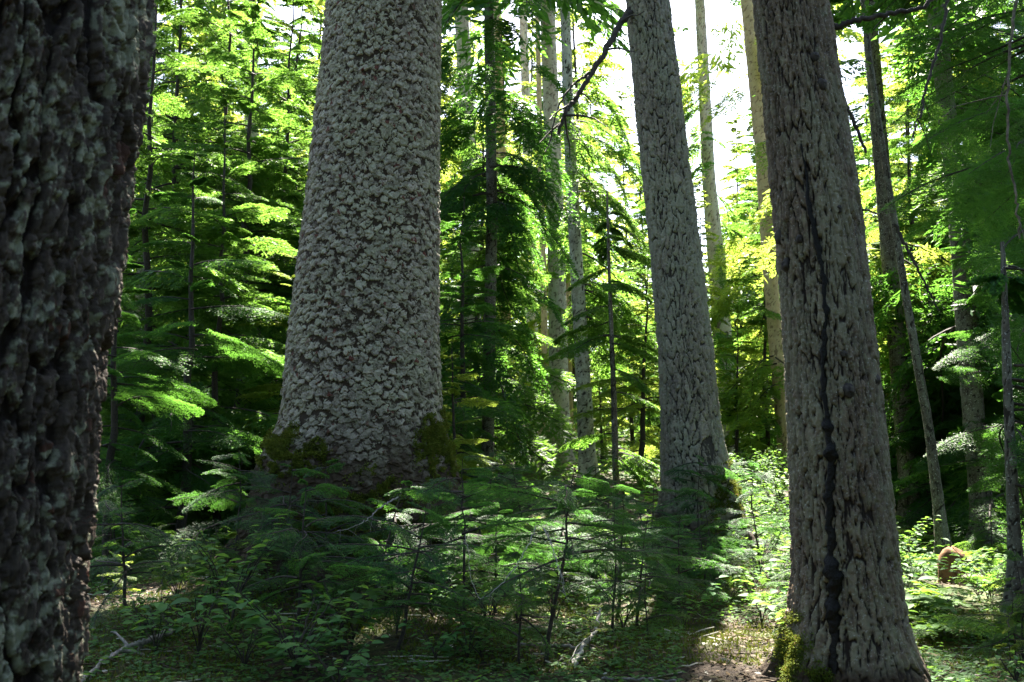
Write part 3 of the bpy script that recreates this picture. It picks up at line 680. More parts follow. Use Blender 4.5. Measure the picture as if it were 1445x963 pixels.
PROTO = {
 'A': conifer(8.5, 2.3, 78, T_FINE, .22, .013, 'needle_mid', 101),
 'B': conifer(6.0, 1.9, 64, T_FINE, .22, .012, 'needle_dark', 102),
 'C': conifer(11., 2.6, 84, T_HANG, .22, .014, 'needle_mid', 103, z0=.9),
 'D': conifer(4.2, 1.5, 52, T_FINE, .22, .011, 'needle_light', 104, z0=.25, r0=.06),
 'N': conifer(5.2, 1.8, 44, T_FINE, .3, .02, 'needle_dark', 107, needle=(.017, .026, .009)),
 'E': conifer(15., 3.2, 90, T_MID, .34, .07, 'needle_mid', 105, z0=.8, r0=.12),
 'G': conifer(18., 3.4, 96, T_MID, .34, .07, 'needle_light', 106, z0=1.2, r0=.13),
}
first = {k: True for k in PROTO}
def put(k, px, Y, s, group, rz=None, xyz=None, tilt=(0, 0), label=None):
    p = gp(px, Y) if xyz is None else np.array(xyz)
    rz = rng.uniform(0, 6.28) if rz is None else rz
    if first.get(k):
        first[k] = False; o = PROTO[k]; o.location = p; o.rotation_euler = (tilt[0], tilt[1], rz); o.scale = (s, s, s); o['group'] = group
    else: o = copy_thing(PROTO[k], p, rz, s, None, group, tilt)
    if label: o['label'] = label
    return o
ITEMS = []   # (object, description) for the labels worked out at the end
DESC = {'N': 'dark feathery conifer', 'A': 'bushy green conifer', 'B': 'dense dark conifer', 'C': 'drooping tall conifer', 'D': 'small bright conifer', 'E': 'distant dark conifer', 'G': 'distant pale conifer'}
under = [  # kind, px, depth, scale
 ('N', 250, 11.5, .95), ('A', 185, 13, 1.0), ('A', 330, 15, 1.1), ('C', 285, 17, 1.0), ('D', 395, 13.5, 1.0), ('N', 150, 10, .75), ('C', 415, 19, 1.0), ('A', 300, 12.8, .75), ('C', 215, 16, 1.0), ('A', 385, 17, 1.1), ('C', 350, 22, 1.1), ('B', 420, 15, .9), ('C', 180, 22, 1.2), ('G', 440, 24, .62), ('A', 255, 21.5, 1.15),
 ('B', 652, 15.5, .9), ('A', 690, 19, .8), ('D', 645, 13.5, .7), ('A', 676, 24, 1.2), 
 ('D', 905, 21, 1.2), ('D', 892, 27, 1.1), ('D', 850, 26, .8), ('B', 940, 29, .7), ('A', 915, 33, .8), ('A', 1085, 27, .95), ('G', 1050, 34, .5), ('D', 1040, 26, 1.0),
 ('A', 1300, 20, 1.0), ('C', 1395, 20, .9), ('B', 1350, 17.5, .9), ('B', 1400, 16.5, .85), ('B', 1310, 16.8, .7), ('N', 1440, 18, 1.3), ('B', 1285, 18, .8), ('N', 1445, 14.5, 1.15), ('A', 1375, 19, 1.1), ('D', 1262, 18.5, .9), ('B', 1260, 19, 1.0), ('G', 1320, 24, .7), ('C', 1510, 17, 1.1), ('N', 1500, 12.5, 1.0),
 ('N', 60, 13, 1.1), ('A', 1530, 18, 1.2), ('A', 10, 18, 1.2)]
for k, px, Y, s in under: ITEMS.append((put(k, px, Y, s, 'young conifers behind the big trunks'), DESC[k]))
far = []
fr = random.Random(5)
for row, (Y0, n) in enumerate([(30, 17), (40, 17), (52, 18), (66, 18)]):
    for i in range(n):
        px = -140+(i+fr.uniform(.1, .9))*(1730/n); Y = Y0+fr.uniform(-3, 5)
        if 862 < px < 1068:
            s = fr.uniform(.5, .9)*Y/40
        else: s = fr.uniform(.75, 1.05)*(1+row*.2)
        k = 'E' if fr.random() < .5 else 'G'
        ITEMS.append((put(k, px, Y, s, 'distant conifers filling the background'), DESC[k]))

exec_marker = 0
# unseen wood added round and behind the camera to cut ambient light: one mass
mb = MB(); br = np.random.default_rng(44)
for a, d, H in [(a, br.uniform(8, 12), br.uniform(10, 15)) for a in list(np.radians([62, 80, 98, 114, 130, 147, 165, 182, 200, 216, 232, 248, 264, 282, 300]))]+[(a, br.uniform(14, 19), br.uniform(14, 19)) for a in np.radians(np.arange(55, 310, 15))]:
    x, y = d*math.sin(a), d*math.cos(a); g = float(ground_h(x, y)); n = 60
    mb.tube([(x, y, g-.2), (x, y, g+H*.5), (x, y, g+H)], [.22, .15, .02], 8, 1)
    t = np.sort(br.uniform(0, 1, n)); pos = np.stack([np.full(n, x), np.full(n, y), g+.6+(H-.8)*t], -1)
    place_branches(mb, T_MID, pos, np.arange(n)*2.4, -.25+.5*t, 2.9*((1-t)**.75*.95+.08)*br.uniform(.6, 1.15, n), .42, .09, seed=int(d*100))
tag(obj('unseen_shade_forest', mb.build('unseen_shade_forest', ['needle_dark', 'wood_dark'], (0, 0, 0), False)), 'unseen conifer wood added behind the viewpoint to block low sky light', 'forest', kind='stuff')
# ------------------------------------------------------------------ near saplings with needles
def sapling(H, Lb, n, seed, z0, fol='needle_blue', r0=.016, needle=(.005, .016, .0042), flat=False):
    r = np.random.default_rng(seed)
    e = thing('sapling', 'x', 'sapling', (0, 0, 0))
    mb = MB(); z = np.linspace(-.08, H, 12); w = np.cumsum(r.normal(0, .02*H, (12, 2)), 0)*.4; w -= w[0]
    mb.tube(np.stack([w[:, 0], w[:, 1], z], -1), r0*(1-z.clip(0)/H*.85), 7)
    obj('stem', mb.build('stem', ['wood_dark']), e)
    c = MB(); t = np.sort(r.uniform(0, 1, n)); zz = z0+(H*.98-z0)*t
    pos = np.stack([np.interp(zz, z, w[:, 0]), np.interp(zz, z, w[:, 1]), zz], -1)
    a = np.arange(n)*2.4+r.uniform(-.6, .6, n)
    L = Lb*((1-t)**.6*.8+.2)*r.uniform(.35, 1.2, n)
    place_branches(c, T_NEAR, pos, a, r.uniform(-.42, .3, n)+.15*t, L, needle=needle, var0=.12, seed=seed, wood1=True, rollv=.55)
    obj('crown', c.build('crown', [fol, 'wood_dark'], (0, 0, 0), False), e)
    return e
PROTO['s1'] = sapling(1.25, .85, 18, 201, .66)
PROTO['s2'] = sapling(1.0, .8, 19, 202, .3)
PROTO['s3'] = sapling(.6, .5, 12, 203, .15, 'needle_mid', .008)
PROTO['s4'] = sapling(1.5, 1.0, 26, 204, .6, 'needle_blue', .02)
PROTO['s5'] = sapling(.38, .34, 9, 205, .08, 'needle_light', .005)
DESC.update({'s1': 'bare stemmed sapling', 's2': 'waist high sapling', 's3': 'knee high conifer seedling', 's4': 'taller layered sapling', 's5': 'tiny conifer seedling'})
for k in ('s1', 's2', 's3', 's4', 's5'): first[k] = True
pl0 = []
saps = [  # kind, px, depth, scale
 ('s1', 768, 6.3, 1.0), ('s2', 560, 6.6, .95), ('s4', 205, 12.5, 1.3), ('s2', 420, 7.0, 1.0), ('s2', 870, 8.6, 1.1), ('s4', 750, 10.5, .8), ('s2', 690, 9.0, 1.0), ('s2', 800, 9.8, 1.0),
 ('s2', 930, 10.5, 1.0), ('s2', 1000, 9.5, .8), ('s4', 860, 12.0, .8), ('s4', 160, 10.5, .9), ('s1', 985, 12.2, 1.0), ('s4', 720, 13, .9), ('s2', 1075, 11.5, .9), ('s4', 1060, 14.5, .75), ('s2', 640, 8.2, .8), ('s1', 865, 7.2, .7)]
for k, px, Y, s in saps: ITEMS.append((put(k, px, Y, s, 'saplings in the undergrowth', tilt=(rng.normal(0, .1), rng.normal(0, .1))), DESC[k]))
for k, px, Y, s in [('s2', 400, 8.2, 1.05), ('s2', 520, 7.6, 1.0), ('s2', 610, 8.3, 1.05), ('s4', 330, 8.8, .75), ('s2', 465, 8.6, 1.0), ('s1', 655, 7.2, .9), ('s2', 900, 8.0, .9), ('s2', 960, 8.8, .9), ('s2', 780, 8.8, 1.0), ('s2', 700, 8.2, .9), ('s2', 850, 10.4, 1.1), ('s2', 920, 11.6, 1.1), ('s2', 1010, 11, .9), ('s2', 180, 7.3, .9), ('s4', 690, 11.5, .8), ('s4', 800, 12.5, .8)]:
    ITEMS.append((put(k, px, Y, s, 'saplings in the undergrowth', tilt=(rng.normal(0, .1), rng.normal(0, .1))), DESC[k]))
sr = random.Random(12)
for i in range(34):
    px, Y = (sr.uniform(1035, 1120), sr.uniform(14.5, 23)) if i % 2 else (sr.uniform(1285, 1450), sr.uniform(8.5, 14))
    if 1300 < px < 1390 and Y < 14: continue
    pl0.append((sr.choice(['l1', 'l3', 'l3', 'l2']), px, Y, sr.uniform(.8, 1.25)))
sr = random.Random(11)
for i in range(72):
    for _ in range(40):
        px = sr.uniform(130, 1460); Y = sr.choice([sr.uniform(6.2, 10), sr.uniform(8, 16)])
        if (955 < px < 1110 and Y < 8.5) or (1300 < px < 1390 and Y < 12): continue
        if 320 < px < 690 and Y < 9.3 and sr.random() < .8: continue
        p = gp(px, Y)
        if all((p[0]-t.base[0])**2+(p[1]-t.Y)**2 > (1.05 if t is t2 else .55)**2 for t in (t2, t3, t4)): break
    k = sr.choice(['s3', 's3', 's5'])
    ITEMS.append((put(k, px, Y, sr.uniform(.7, 1.25), 'conifer seedlings on the forest floor'), DESC[k]))

# ------------------------------------------------------------------ broad leaved plants
def leaf_block(mb, B, D, Nn, ln, wd, var):
    """curved ovate leaves: base B, direction D, normal Nn"""
    D = D/np.linalg.norm(D, axis=1)[:, None]; sd = np.cross(Nn, D); sd /= np.linalg.norm(sd, axis=1)[:, None]+1e-9; up = np.cross(D, sd)
    prof = [(0, .06), (.25, .8), (.5, 1.0), (.78, .62), (1.0, .02)]
    n = len(B); V = np.zeros((n, 15, 3))
    for i, (t, w) in enumerate(prof):
        c = B+D*(ln*t)[:, None]-up*(ln*.18*t*t)[:, None]
        for j, s in enumerate((-1, 0, 1)):
            V[:, i*3+j] = c+sd*(wd*.5*w*s)[:, None]+up*(abs(s)*wd*.14*w)[:, None]
    q = []
    for i in range(4):
        for j in range(2): q.append([i*3+j, i*3+j+1, i*3+j+4, i*3+j+3])
    q = np.array(q); Q = (np.arange(n)[:, None, None]*15+q[None]).reshape(-1, 4)
    mb.add(V.reshape(-1, 3), Q, None, np.repeat(var, 15))
def leafy(H, stems, seed, leaf=.075, spread=.35, per=9, whorl=False):
    r = np.random.default_rng(seed); e = thing('leafy_plant', 'x', 'plant', (0, 0, 0))
    sm = MB(); lm = MB()
    for i in range(stems):
        a = r.uniform(0, 6.28); l = r.uniform(.6, 1.0)
        s = np.linspace(0, 1, 8)[:, None]; d = np.array([math.cos(a), math.sin(a), 0])
        P = d*spread*l*s**1.6+np.array([0, 0, H*l])*s**.85+r.normal(0, .01, (8, 3))*s
        sm.tube(P, np.linspace(.005, .0018, 8), 5)
        k = per; t = np.linspace(.45, 1, k)
        B = np.stack([np.interp(t, s[:, 0], P[:, j]) for j in range(3)], -1)
        la = a+np.where(np.arange(k) % 2 == 0, 1, -1)*r.uniform(.6, 1.3, k)+(np.arange(k)*1.1 if whorl else 0)
        D = np.stack([np.cos(la), np.sin(la), r.uniform(-.1, .25, k)], -1)
        ln = leaf*r.uniform(.65, 1.2, k)
        for b, dd, q in zip(B, D, ln): sm.tube(np.array([b, b+dd*q*.35]), .0012, 3, cap=False)
        leaf_block(lm, B+D*(ln*.3)[:, None], D, np.array([0, 0, 1.])+r.normal(0, .25, (k, 3)), ln, ln*r.uniform(.45, .65, k), np.clip(r.normal(.5, .22, k), 0, 1))
    obj('stems', sm.build('stems', ['wood_dark']), e); obj('leaves', lm.build('leaves', ['leaf'], (0, 0, 0), True), e)
    return e
PROTO['l1'] = leafy(.5, 7, 301, .095, .34, 9)
PROTO['l2'] = leafy(.32, 6, 302, .075, .26, 8)
PROTO['l3'] = leafy(.75, 8, 303, .09, .4, 11, True)
PROTO['l4'] = leafy(.14, 5, 304, .06, .14, 5, True)
def fern(n, Lf, seed):
    r = np.random.default_rng(seed); e = thing('fern', 'x', 'fern', (0, 0, 0)); mb = MB()
    for i in range(n):
        a = i*2.4+r.uniform(-.4, .4); l = Lf*r.uniform(.7, 1.1); t = np.linspace(0, 1, 26)
        d = np.array([math.cos(a), math.sin(a), 0]); sd = np.array([-d[1], d[0], 0])
        P = d*(l*.85*t**1.1)[:, None]+np.array([0, 0, 1])*(l*(.95*t-.8*t*t))[:, None]
        mb.tube(P[::3], np.linspace(.004, .001, len(P[::3])), 4)
        for s in (-1, 1):
            B = P[3:]; tl = l*.24*np.sin(np.clip((t[3:]*.9+.12), 0, 1)*PI)**.8+.01
            D = sd*s+d*.35+np.array([0, 0, -.18])+r.normal(0, .06, (len(B), 3))
            D /= np.linalg.norm(D, axis=1)[:, None]
            # saw edged pinnae: three blades each
            for f0, f1, wq in ((0, .55, .35), (.3, .8, .28), (.55, 1, .2)):
                mb.blades(B+D*(tl*f0)[:, None], B+D*(tl*f1)[:, None], np.array([0, 0, 1.])+r.normal(0, .3, (len(B), 3)), tl*wq, np.clip(r.normal(.55, .2, len(B)), 0, 1))
    obj('fronds', mb.build('fronds', ['fern'], (0, 0, 0), False), e); return e
PROTO['f1'] = fern(11, .62, 401); PROTO['f2'] = fern(8, .45, 402)
DESC.update({'l1': 'broad leaved plant', 'l2': 'low leafy plant', 'l3': 'tall leafy shrub', 'l4': 'tiny leafy plant', 'f1': 'arching green fern', 'f2': 'small green fern'})
for k in ('l1', 'l2', 'l3', 'l4', 'f1', 'f2'): first[k] = True
pl = [('l1', 470, 6.6, 1.2), ('l3', 560, 7.0, .8), ('l1', 280, 6.5, 1.1), ('l1', 690, 7.0, 1.0), ('l1', 880, 7.4, 1.0), ('l3', 325, 7.0, 1.15), ('l1', 415, 6.1, 1.3), ('l2', 475, 5.75, 1.0), ('l2', 345, 6.2, 1.0), ('l2', 660, 6.4, .8), ('l1', 1060, 9.5, 1.1), ('l1', 1010, 10.5, 1.1), ('l1', 1075, 8.4, .9), ('l1', 935, 9.3, .9), ('l3', 1090, 12, .9), ('l1', 1045, 13.5, 1),
      ('l1', 1290, 9.5, 1.0), ('l3', 1275, 11.5, .9), ('l2', 1310, 8, 1.1), ('l1', 1400, 9, 1), ('l1', 1110, 15, 1.2), ('l3', 1075, 17, 1.0), ('l3', 1120, 18, 1.2), ('l3', 1055, 19, 1.2), ('l3', 1095, 20, 1.2), ('l1', 250, 7.6, .9), ('l2', 200, 6.8, 1.0),
      ('l3', 1040, 22, 1.2), ('l3', 1085, 23, 1.3), ('l1', 150, 15, 1.2), ('l3', 185, 18, 1.2), ('l3', 880, 19, 1.2), ('l3', 925, 20, 1.2), ('l1', 840, 16, 1.2)]
for k, px, Y, s in pl+pl0: ITEMS.append((put(k, px, Y, s, 'leafy plants on the forest floor'), DESC[k]))
for i in range(90):
    px = sr.uniform(120, 1460); Y = sr.uniform(5.7, 12)
    if (965 < px < 1110 and Y < 8) or (1310 < px < 1380 and Y < 11): continue
    k = sr.choice(['l4', 'l2', 'l2', 'l1']); ITEMS.append((put(k, px, Y, sr.uniform(.7, 1.3), 'leafy plants on the forest floor'), DESC[k]))
for i in range(34):
    px = sr.uniform(1265, 1470); Y = sr.uniform(6.8, 15)
    if 1300 < px < 1390 and Y < 12.5: continue
    k = sr.choice(['f1', 'f2']); ITEMS.append((put(k, px, Y, sr.uniform(.75, 1.25), 'ferns in the sunlit hollow'), DESC[k]))

# ------------------------------------------------------------------ ground
def ground():
    rs = [0]; d = .06
    while rs[-1] < 170:
        rr = rs[-1]; rs.append(rr+max(.035, .012*rr if rr < 25 else .05*rr))
    rs = np.array(rs[1:]); n = 720
    th = np.linspace(0, 2*PI, n, endpoint=False)
    Rr, T = np.meshgrid(rs, th, indexing='ij')
    x = Rr*np.sin(T); y = Rr*np.cos(T); z = ground_h(x, y)
    z = z+.03*(fbm(x*7+99, y*7+99, 31, 3)-.5)*(Rr < 30)
    V = np.stack([x, y, z], -1).reshape(-1, 3); V = np.concatenate([V, [[0, 0, float(ground_h(0, 0))]]])
    k = len(rs); i = np.arange(k-1)[:, None]*n; j = np.arange(n)[None]; j2 = (j+1) % n
    Q = np.stack([i+j, i+n+j, i+n+j2, i+j2], -1).reshape(-1, 4)[:, ::-1]
    T3 = np.stack([np.full(n, k*n), (np.arange(n)+1) % n, np.arange(n)], -1)
    m, t, N, L = nt('forest_floor'); M['forest_floor'] = m
    tc = N('ShaderNodeTexCoord')
    a = N('ShaderNodeTexNoise', ins={'Scale': .55, 'Detail': 5.0, 'Roughness': .6}); b = N('ShaderNodeTexNoise', ins={'Scale': 14., 'Detail': 8.0, 'Roughness': .7}); c = N('ShaderNodeTexNoise', ins={'Scale': 60., 'Detail': 4.0})
    for q in (a, b, c): L(tc.outputs['Object'], q.inputs['Vector'])
    soil = ramp(t, b.outputs[0], [(.3, (.014, .010, .007)), (.52, (.04, .027, .018)), (.7, (.085, .055, .034))])
    mos = ramp(t, b.outputs[0], [(.3, (.02, .028, .008)), (.7, (.07, .085, .02))])
    f = ramp(t, mth(t, 'ADD', a.outputs[0], mth(t, 'MULTIPLY', mth(t, 'SUBTRACT', b.outputs[0], .5), .4)), [(.46, (0, 0, 0)), (.56, (1, 1, 1))])
    bs = N('ShaderNodeBsdfPrincipled', ins={'Roughness': .9, 'Specular IOR Level': .25}); L(mixc(t, f, soil, mos), bs.inputs['Base Color'])
    bu = N('ShaderNodeBump', ins={'Strength': .9, 'Distance': .03}); L(mth(t, 'ADD', b.outputs[0], mth(t, 'MULTIPLY', c.outputs[0], .4)), bu.inputs['Height']); L(bu.outputs[0], bs.inputs['Normal'])
    o = N('ShaderNodeOutputMaterial'); L(bs.outputs[0], o.inputs[0])
    tag(obj('ground', mesh('ground', V, [(4, Q), (3, T3)], ['forest_floor'])), kind='structure')
ground()
def scatter(n, y0, y1, pw=1.0, seed=0, x0=80, x1=1480):
    r = np.random.default_rng(seed); Y = y0+(y1-y0)*r.uniform(0, 1, n)**pw; px = r.uniform(x0, x1, n)
    x = (px-722.5)/F*Y*.99; return x, Y, ground_h(x, Y), px, r
# ground cover of small leaves: nobody could count it
x, y, z, px, r = scatter(30000, 4.6, 16, 1.3, 61)
dens = fbm(x*1.1+30, y*1.1+30, 41, 3); path = (px > 960) & (px < 1105) & (y < 8.4)
k = (dens > .44) & ~path
x, y, z = x[k], y[k], z[k]; n = len(x)
mb = MB(); B = np.stack([x, y, z+r.uniform(.01, .07, n)], -1)
for q in range(3):
    a = r.uniform(0, 6.28, n); D = np.stack([np.cos(a), np.sin(a), r.uniform(-.2, .3, n)], -1); ln = r.uniform(.018, .045, n)
    mb.blades(B, B+D*ln[:, None], np.array([0, 0, 1.])+r.normal(0, .3, (n, 3)), ln*.65, np.clip(r.normal(.45, .25, n), 0, 1), fat=.5)
x, y, z, px, r = scatter(42000, 11, 60, 1.5, 62, -100, 1560); n = len(x)
B = np.stack([x, y, z+r.uniform(.02, .3, n)*fbm(x*.6, y*.6, 9, 2)], -1); a = r.uniform(0, 6.28, n); D = np.stack([np.cos(a), np.sin(a), r.uniform(-.3, .4, n)], -1); ln = r.uniform(.004, .009, n)*y+.03
mb.blades(B, B+D*ln[:, None], np.array([0, 0, 1.])+r.normal(0, .4, (n, 3)), ln*.6, np.clip(r.normal(.5, .25, n), 0, 1), fat=.5)
tag(obj('ground_cover', mb.build('ground_cover', ['leaf'], (0, 0, 0), False)), 'low carpet of small green leaves over the forest floor', 'ground cover', kind='stuff')
# moss carpet tufts
x, y, z, px, r = scatter(90000, 4.6, 12, 1.2, 63)
w = fbm(x*.9+7, y*.9+7, 43, 4); k = (w > .5) | ((px > 940) & (px < 1120) & (y > 7.2) & (y < 9.2) & (w > .36))
x, y, z = x[k], y[k], z[k]; n = len(x); B = np.stack([x, y, z], -1); D = np.array([0, 0, 1.])+r.normal(0, .6, (n, 3)); mb = MB()
mb.blades(B, B+D*r.uniform(.012, .035, (n, 1)), r.normal(0, 1, (n, 3)), np.full(n, .009), np.clip(r.normal(.5, .2, n), 0, .88))
tag(obj('moss_carpet', mb.build('moss_carpet', ['moss'], (0, 0, 0), False)), 'patchy moss carpet on the forest floor', 'moss', kind='stuff')
# litter of needles, dead leaves, bark flakes and twigs
x, y, z, px, r = scatter(26000, 4.6, 14, 1.4, 64); n = len(x); a = r.uniform(0, 6.28, n); ln = r.uniform(.015, .06, n)
B = np.stack([x, y, z+r.uniform(.005, .03, n)], -1); D = np.stack([np.cos(a), np.sin(a), r.uniform(-.25, .25, n)], -1); mb = MB()
mb.blades(B, B+D*ln[:, None], np.array([0, 0, 1.])+r.normal(0, .45, (n, 3)), ln*r.uniform(.08, .6, n), np.clip(r.beta(1.5, 2.2, n)*1.05, 0, 1))
x, y, z, px, r = scatter(900, 4.8, 13, 1.2, 65)
for i in range(len(x)):
    a = r.uniform(0, 6.28); l = r.uniform(.1, .45); s = np.linspace(-.5, .5, 5)[:, None]
    P = np.array([x[i], y[i], z[i]+.02])+np.array([math.cos(a), math.sin(a), r.uniform(-.12, .12)])*l*s+r.normal(0, .02*l, (5, 3))
    mb.tube(P, r.uniform(.002, .006), 4, 0, float(r.choice([.05, .2, .5, .98])), False)
tag(obj('forest_litter', mb.build('forest_litter', ['litter'], (0, 0, 0), False)), 'brown litter of dead leaves, bark flakes and twigs', 'litter', kind='stuff')

# ------------------------------------------------------------------ fallen wood, stump, stake, dead twigs
def wood(name, label, cat, pts, r0, r1, mat, twigs=0, seed=0):
    p = np.array(pts); base = p.mean(0)
    o = limb(None, base, pts, r0, r1, name, mat, twigs, seed, 8); o.location = base
    return tag(o, label, cat)
def on(px, py, dz=.03, y0=4.8):
    # walk the view ray to the ground
    for Y in np.arange(y0, 60, .05):
        q = at(px, py, Y)
        if q[2] < ground_h(q[0], q[1])+dz: return q
    return q
wood('fallen_branch', 'grey forked fallen branch on dark ground right of the left trunk', 'branch', [on(112, 965), on(150, 930), on(180, 912, .06), on(210, 903, .08), on(245, 889, .05)], .012, .018, 'wood_grey', 5, 1)
wood('fallen_branch', 'pale thin fallen branch lying behind the bare sapling stem', 'branch', [on(730, 910), on(770, 910, .05), on(810, 914, .05), on(850, 918)], .008, .012, 'wood_grey', 2, 2)
wood('fallen_branch', 'pale crooked broken branch right of the bare sapling stem', 'branch', [on(808, 938), on(822, 915, .06), on(838, 896, .1), on(848, 860, .18)], .016, .008, 'wood_pale', 3, 3)
wood('fallen_branch', 'thin bare branch lying flat on the bottom edge soil', 'branch', [on(850, 958), on(905, 958), on(960, 962)], .008, .006, 'wood_grey', 1, 4)
wood('dead_twig', 'whitish curved dead twig drooping below the right hand bough', 'twig', [at(757, 742, 6.1), at(748, 765, 6.05), at(735, 790, 6), at(712, 820, 6), at(690, 840, 6), at(674, 846, 6), at(664, 815, 6), at(662, 780, 6), at(655, 755, 6.05)], .0035, .0015, 'wood_pale', 5, 5)
wood('dead_twig', 'whitish dead twigs hanging right of the bare sapling stem', 'twig', [at(766, 745, 6.28), at(776, 760, 6.2), at(782, 785, 6.15), at(794, 815, 6.1), at(797, 840, 6.1)], .005, .002, 'wood_pale', 9, 6)
wood('dead_twig', 'bare grey bough arching in front of the scaly trunk foot', 'twig', [at(562, 702, 6.6), at(545, 710, 6.5), at(525, 728, 6.4), at(505, 742, 6.3), at(470, 752, 6.3)], .006, .002, 'wood_grey', 8, 7)
wood('fallen_log', 'mossy brown log lying in the sunlit patch at the left', 'log', [on(120, 722, .15), on(165, 716, .15), on(215, 716, .12)], .17, .15, 'log', 0, 8)
wood('fallen_log', 'small pale log lying in the sunlit hollow right of the stump', 'log', [on(1362, 818, .06), on(1390, 820, .07), on(1416, 827, .06)], .06, .045, 'log', 1, 9)
wood('hanging_branch', 'bare grey branch hanging down at the top right edge', 'branch', [at(1440, -30, 7), at(1428, 40, 7), at(1420, 120, 7), at(1424, 220, 7), at(1434, 290, 7), at(1440, 335, 7)], .012, .007, 'log', 4, 10)
wood('hanging_branch', 'thin dark dead branch hanging top right between boughs', 'branch', [at(1340, -20, 8), at(1330, 50, 8), at(1310, 110, 8), at(1296, 170, 8), at(1288, 195, 8)], .016, .007, 'wood_dark', 6, 11)
wood('hanging_branch', 'dark bare bough slanting beside the resin streaked tree', 'branch', [at(1178, 108, 9), at(1195, 150, 9), at(1212, 190, 9), at(1222, 215, 9)], .022, .014, 'wood_dark', 3, 12)
wood('hanging_branch', 'dark bare bough slanting through the bright foliage at right', 'branch', [at(1262, 318, 9), at(1285, 360, 9), at(1310, 410, 9), at(1325, 440, 9)], .018, .006, 'wood_dark', 6, 13)
def stump():
    p = on(1345, 822, .0); print('STUMP', p); e = MB(); r = np.random.default_rng(3); n = 22
    z = np.array([-.1, 0, .06, .13, .19, .235, .25]); rad = np.array([.19, .16, .15, .145, .125, .09, .03])
    th = np.arange(n)*2*PI/n; V = []
    for k in range(7):
        jj = 1+.22*(vnoise(th/(2*PI)*9, np.full(n, k*.6), 7, 9)-.5)*2
        zz = z[k]+(k > 2)*.03*(vnoise(th/(2*PI)*7, np.full(n, 1.), 9, 7)-.5)*k/3
        V.append(np.stack([rad[k]*jj*np.cos(th), rad[k]*jj*np.sin(th), zz], -1))
    V = np.concatenate(V+[np.array([[0, 0, .24]])]); i = np.arange(6)[:, None]*n; j = np.arange(n)[None]; j2 = (j+1) % n
    Q = np.stack([i+j, i+j2, i+n+j2, i+n+j], -1).reshape(-1, 4); T = np.stack([np.full(n, 7*n), 6*n+np.arange(n), 6*n+(np.arange(n)+1) % n], -1)
    e.add(V, Q, T); s = 1.05
    o = obj('broken_stump', e.build('broken_stump', ['wood_rot']), None, p); o.scale = (s, s, s*1.3)
    tag(o, 'short rotten orange brown stump in the sunlit hollow', 'stump')
stump()
p = gp(734, 24); mb = MB()
h0 = at(734, 608, 24)[2]-p[2]
mb.tube([(0, 0, -.1), (0, 0, .2), (.01, 0, h0*.6), (.03, 0, h0)], [.045, .045, .042, .04], 8)
tag(obj('marker_stake', mb.build('marker_stake', ['stake']), None, p), 'small white stake standing far back left of the straight grey trunk', 'stake')

# ------------------------------------------------------------------ labels that single each repeat out
LM = [(60, 'dark left trunk'), (510, 'scaly trunk'), (790, 'straight grey trunk'), (975, 'leaning grey trunk'), (1180, 'resin streaked trunk'), (1430, 'lichen flecked right edge trunk')]
ORD = ['nearest', 'second', 'third', 'fourth', 'fifth', 'sixth', 'seventh', 'eighth', 'ninth', 'tenth', 'eleventh', 'twelfth', 'thirteenth', 'fourteenth', 'fifteenth', 'sixteenth', 'seventeenth', 'eighteenth', 'nineteenth', 'twentieth']
cls = {}
for o, d in ITEMS:
    qx, qy = project(np.array(o.location)+np.array([0, 0, .1])); qx = float(qx)
    lx, ln = min(LM, key=lambda q: abs(q[0]-qx)); side = 'left' if qx < lx else 'right'
    cls.setdefault((d, ln, side), []).append((abs(qx-lx), o))
for (d, ln, side), L in cls.items():
    L.sort(key=lambda q: q[0])
    for i, (_, o) in enumerate(L):
        o['label'] = f'{d} {side} of the {ln}' if len(L) == 1 else f'{d}, {ORD[i]} to the {side} of the {ln}'

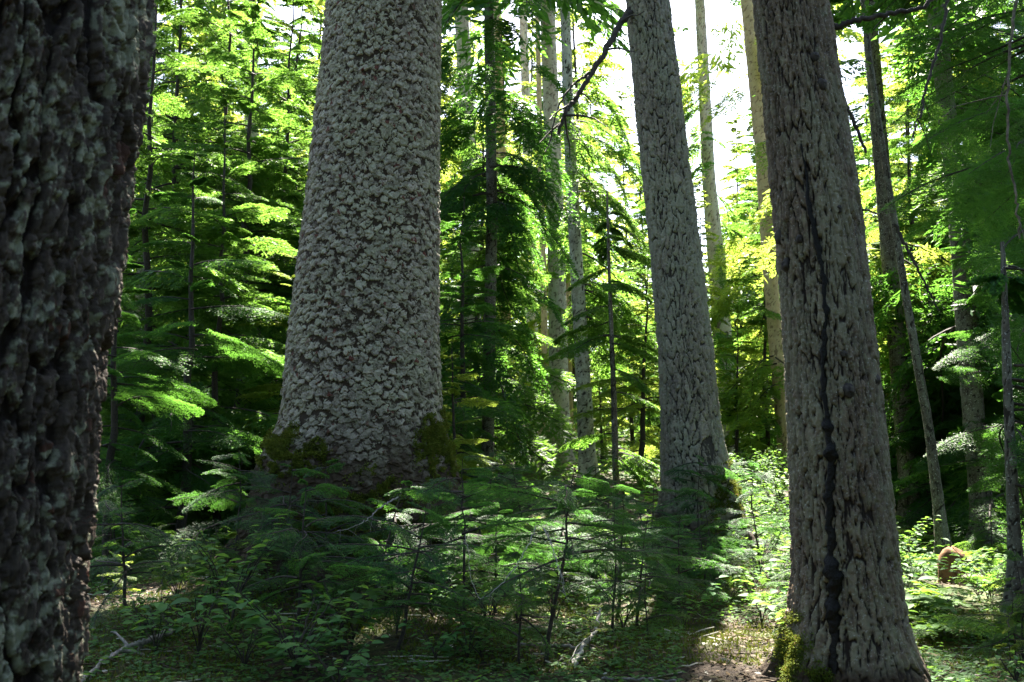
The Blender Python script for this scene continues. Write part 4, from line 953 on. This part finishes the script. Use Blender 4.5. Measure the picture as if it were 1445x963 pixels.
# ------------------------------------------------------------------ light, air, world
w = bpy.data.worlds.new('World'); sc.world = w; w.use_nodes = True
wt = w.node_tree; bg = wt.nodes['Background']
sky = wt.nodes.new('ShaderNodeTexSky'); sky.sky_type = 'NISHITA'; sky.sun_disc = False
sky.sun_elevation = SUN_EL; sky.sun_rotation = SUN_AZ; sky.air_density = 1.0; sky.dust_density = 2.0
wt.links.new(sky.outputs[0], bg.inputs[0]); bg.inputs[1].default_value = .05
sl = bpy.data.lights.new('sun', 'SUN'); sl.energy = 5.0; sl.angle = R_(.6); sl.color = (1, .95, .84)
so = bpy.data.objects.new('sun', sl); COL.objects.link(so); so.location = (0, 0, 50)
so.rotation_euler = Vector(-S).to_track_quat('-Z', 'Y').to_euler()
HAZE = 0
if HAZE:
    m, t, N, L = nt('haze'); pv = N('ShaderNodeVolumePrincipled', ins={'Color': (.92, .96, 1, 1), 'Density': HAZE, 'Anisotropy': .35})
    o_ = N('ShaderNodeOutputMaterial'); L(pv.outputs[0], o_.inputs['Volume']); M['haze'] = m
    x0, x1, y0, y1, z0, z1 = -175, 175, -175, 175, -3, 45
    V = np.array([(x, y, z) for z in (z0, z1) for y in (y0, y1) for x in (x0, x1)], float)
    Q = np.array([[0, 2, 3, 1], [4, 5, 7, 6], [0, 1, 5, 4], [2, 6, 7, 3], [0, 4, 6, 2], [1, 3, 7, 5]])
    tag(obj('haze', mesh('haze', V, [(4, Q)], ['haze'], None, None, False)), 'thin sunlit haze in the forest air', 'haze', kind='stuff')

sc.view_settings.view_transform = 'Standard'; sc.view_settings.look = 'None'; sc.view_settings.gamma = 1
sc.view_settings.use_white_balance = True; sc.view_settings.white_balance_temperature = 6700; sc.view_settings.white_balance_tint = 12
sc.view_settings.exposure = 3.5
cy = sc.cycles
cy.max_bounces = 7; cy.diffuse_bounces = 3; cy.glossy_bounces = 2; cy.transmission_bounces = 5; cy.transparent_max_bounces = 6; cy.volume_bounces = 0
cy.use_denoising = True; cy.denoiser = 'OPENIMAGEDENOISE'; cy.denoising_prefilter = 'NONE'
cy.sample_clamp_indirect = 3; cy.caustics_reflective = False; cy.caustics_refractive = False
cy.use_adaptive_sampling = False
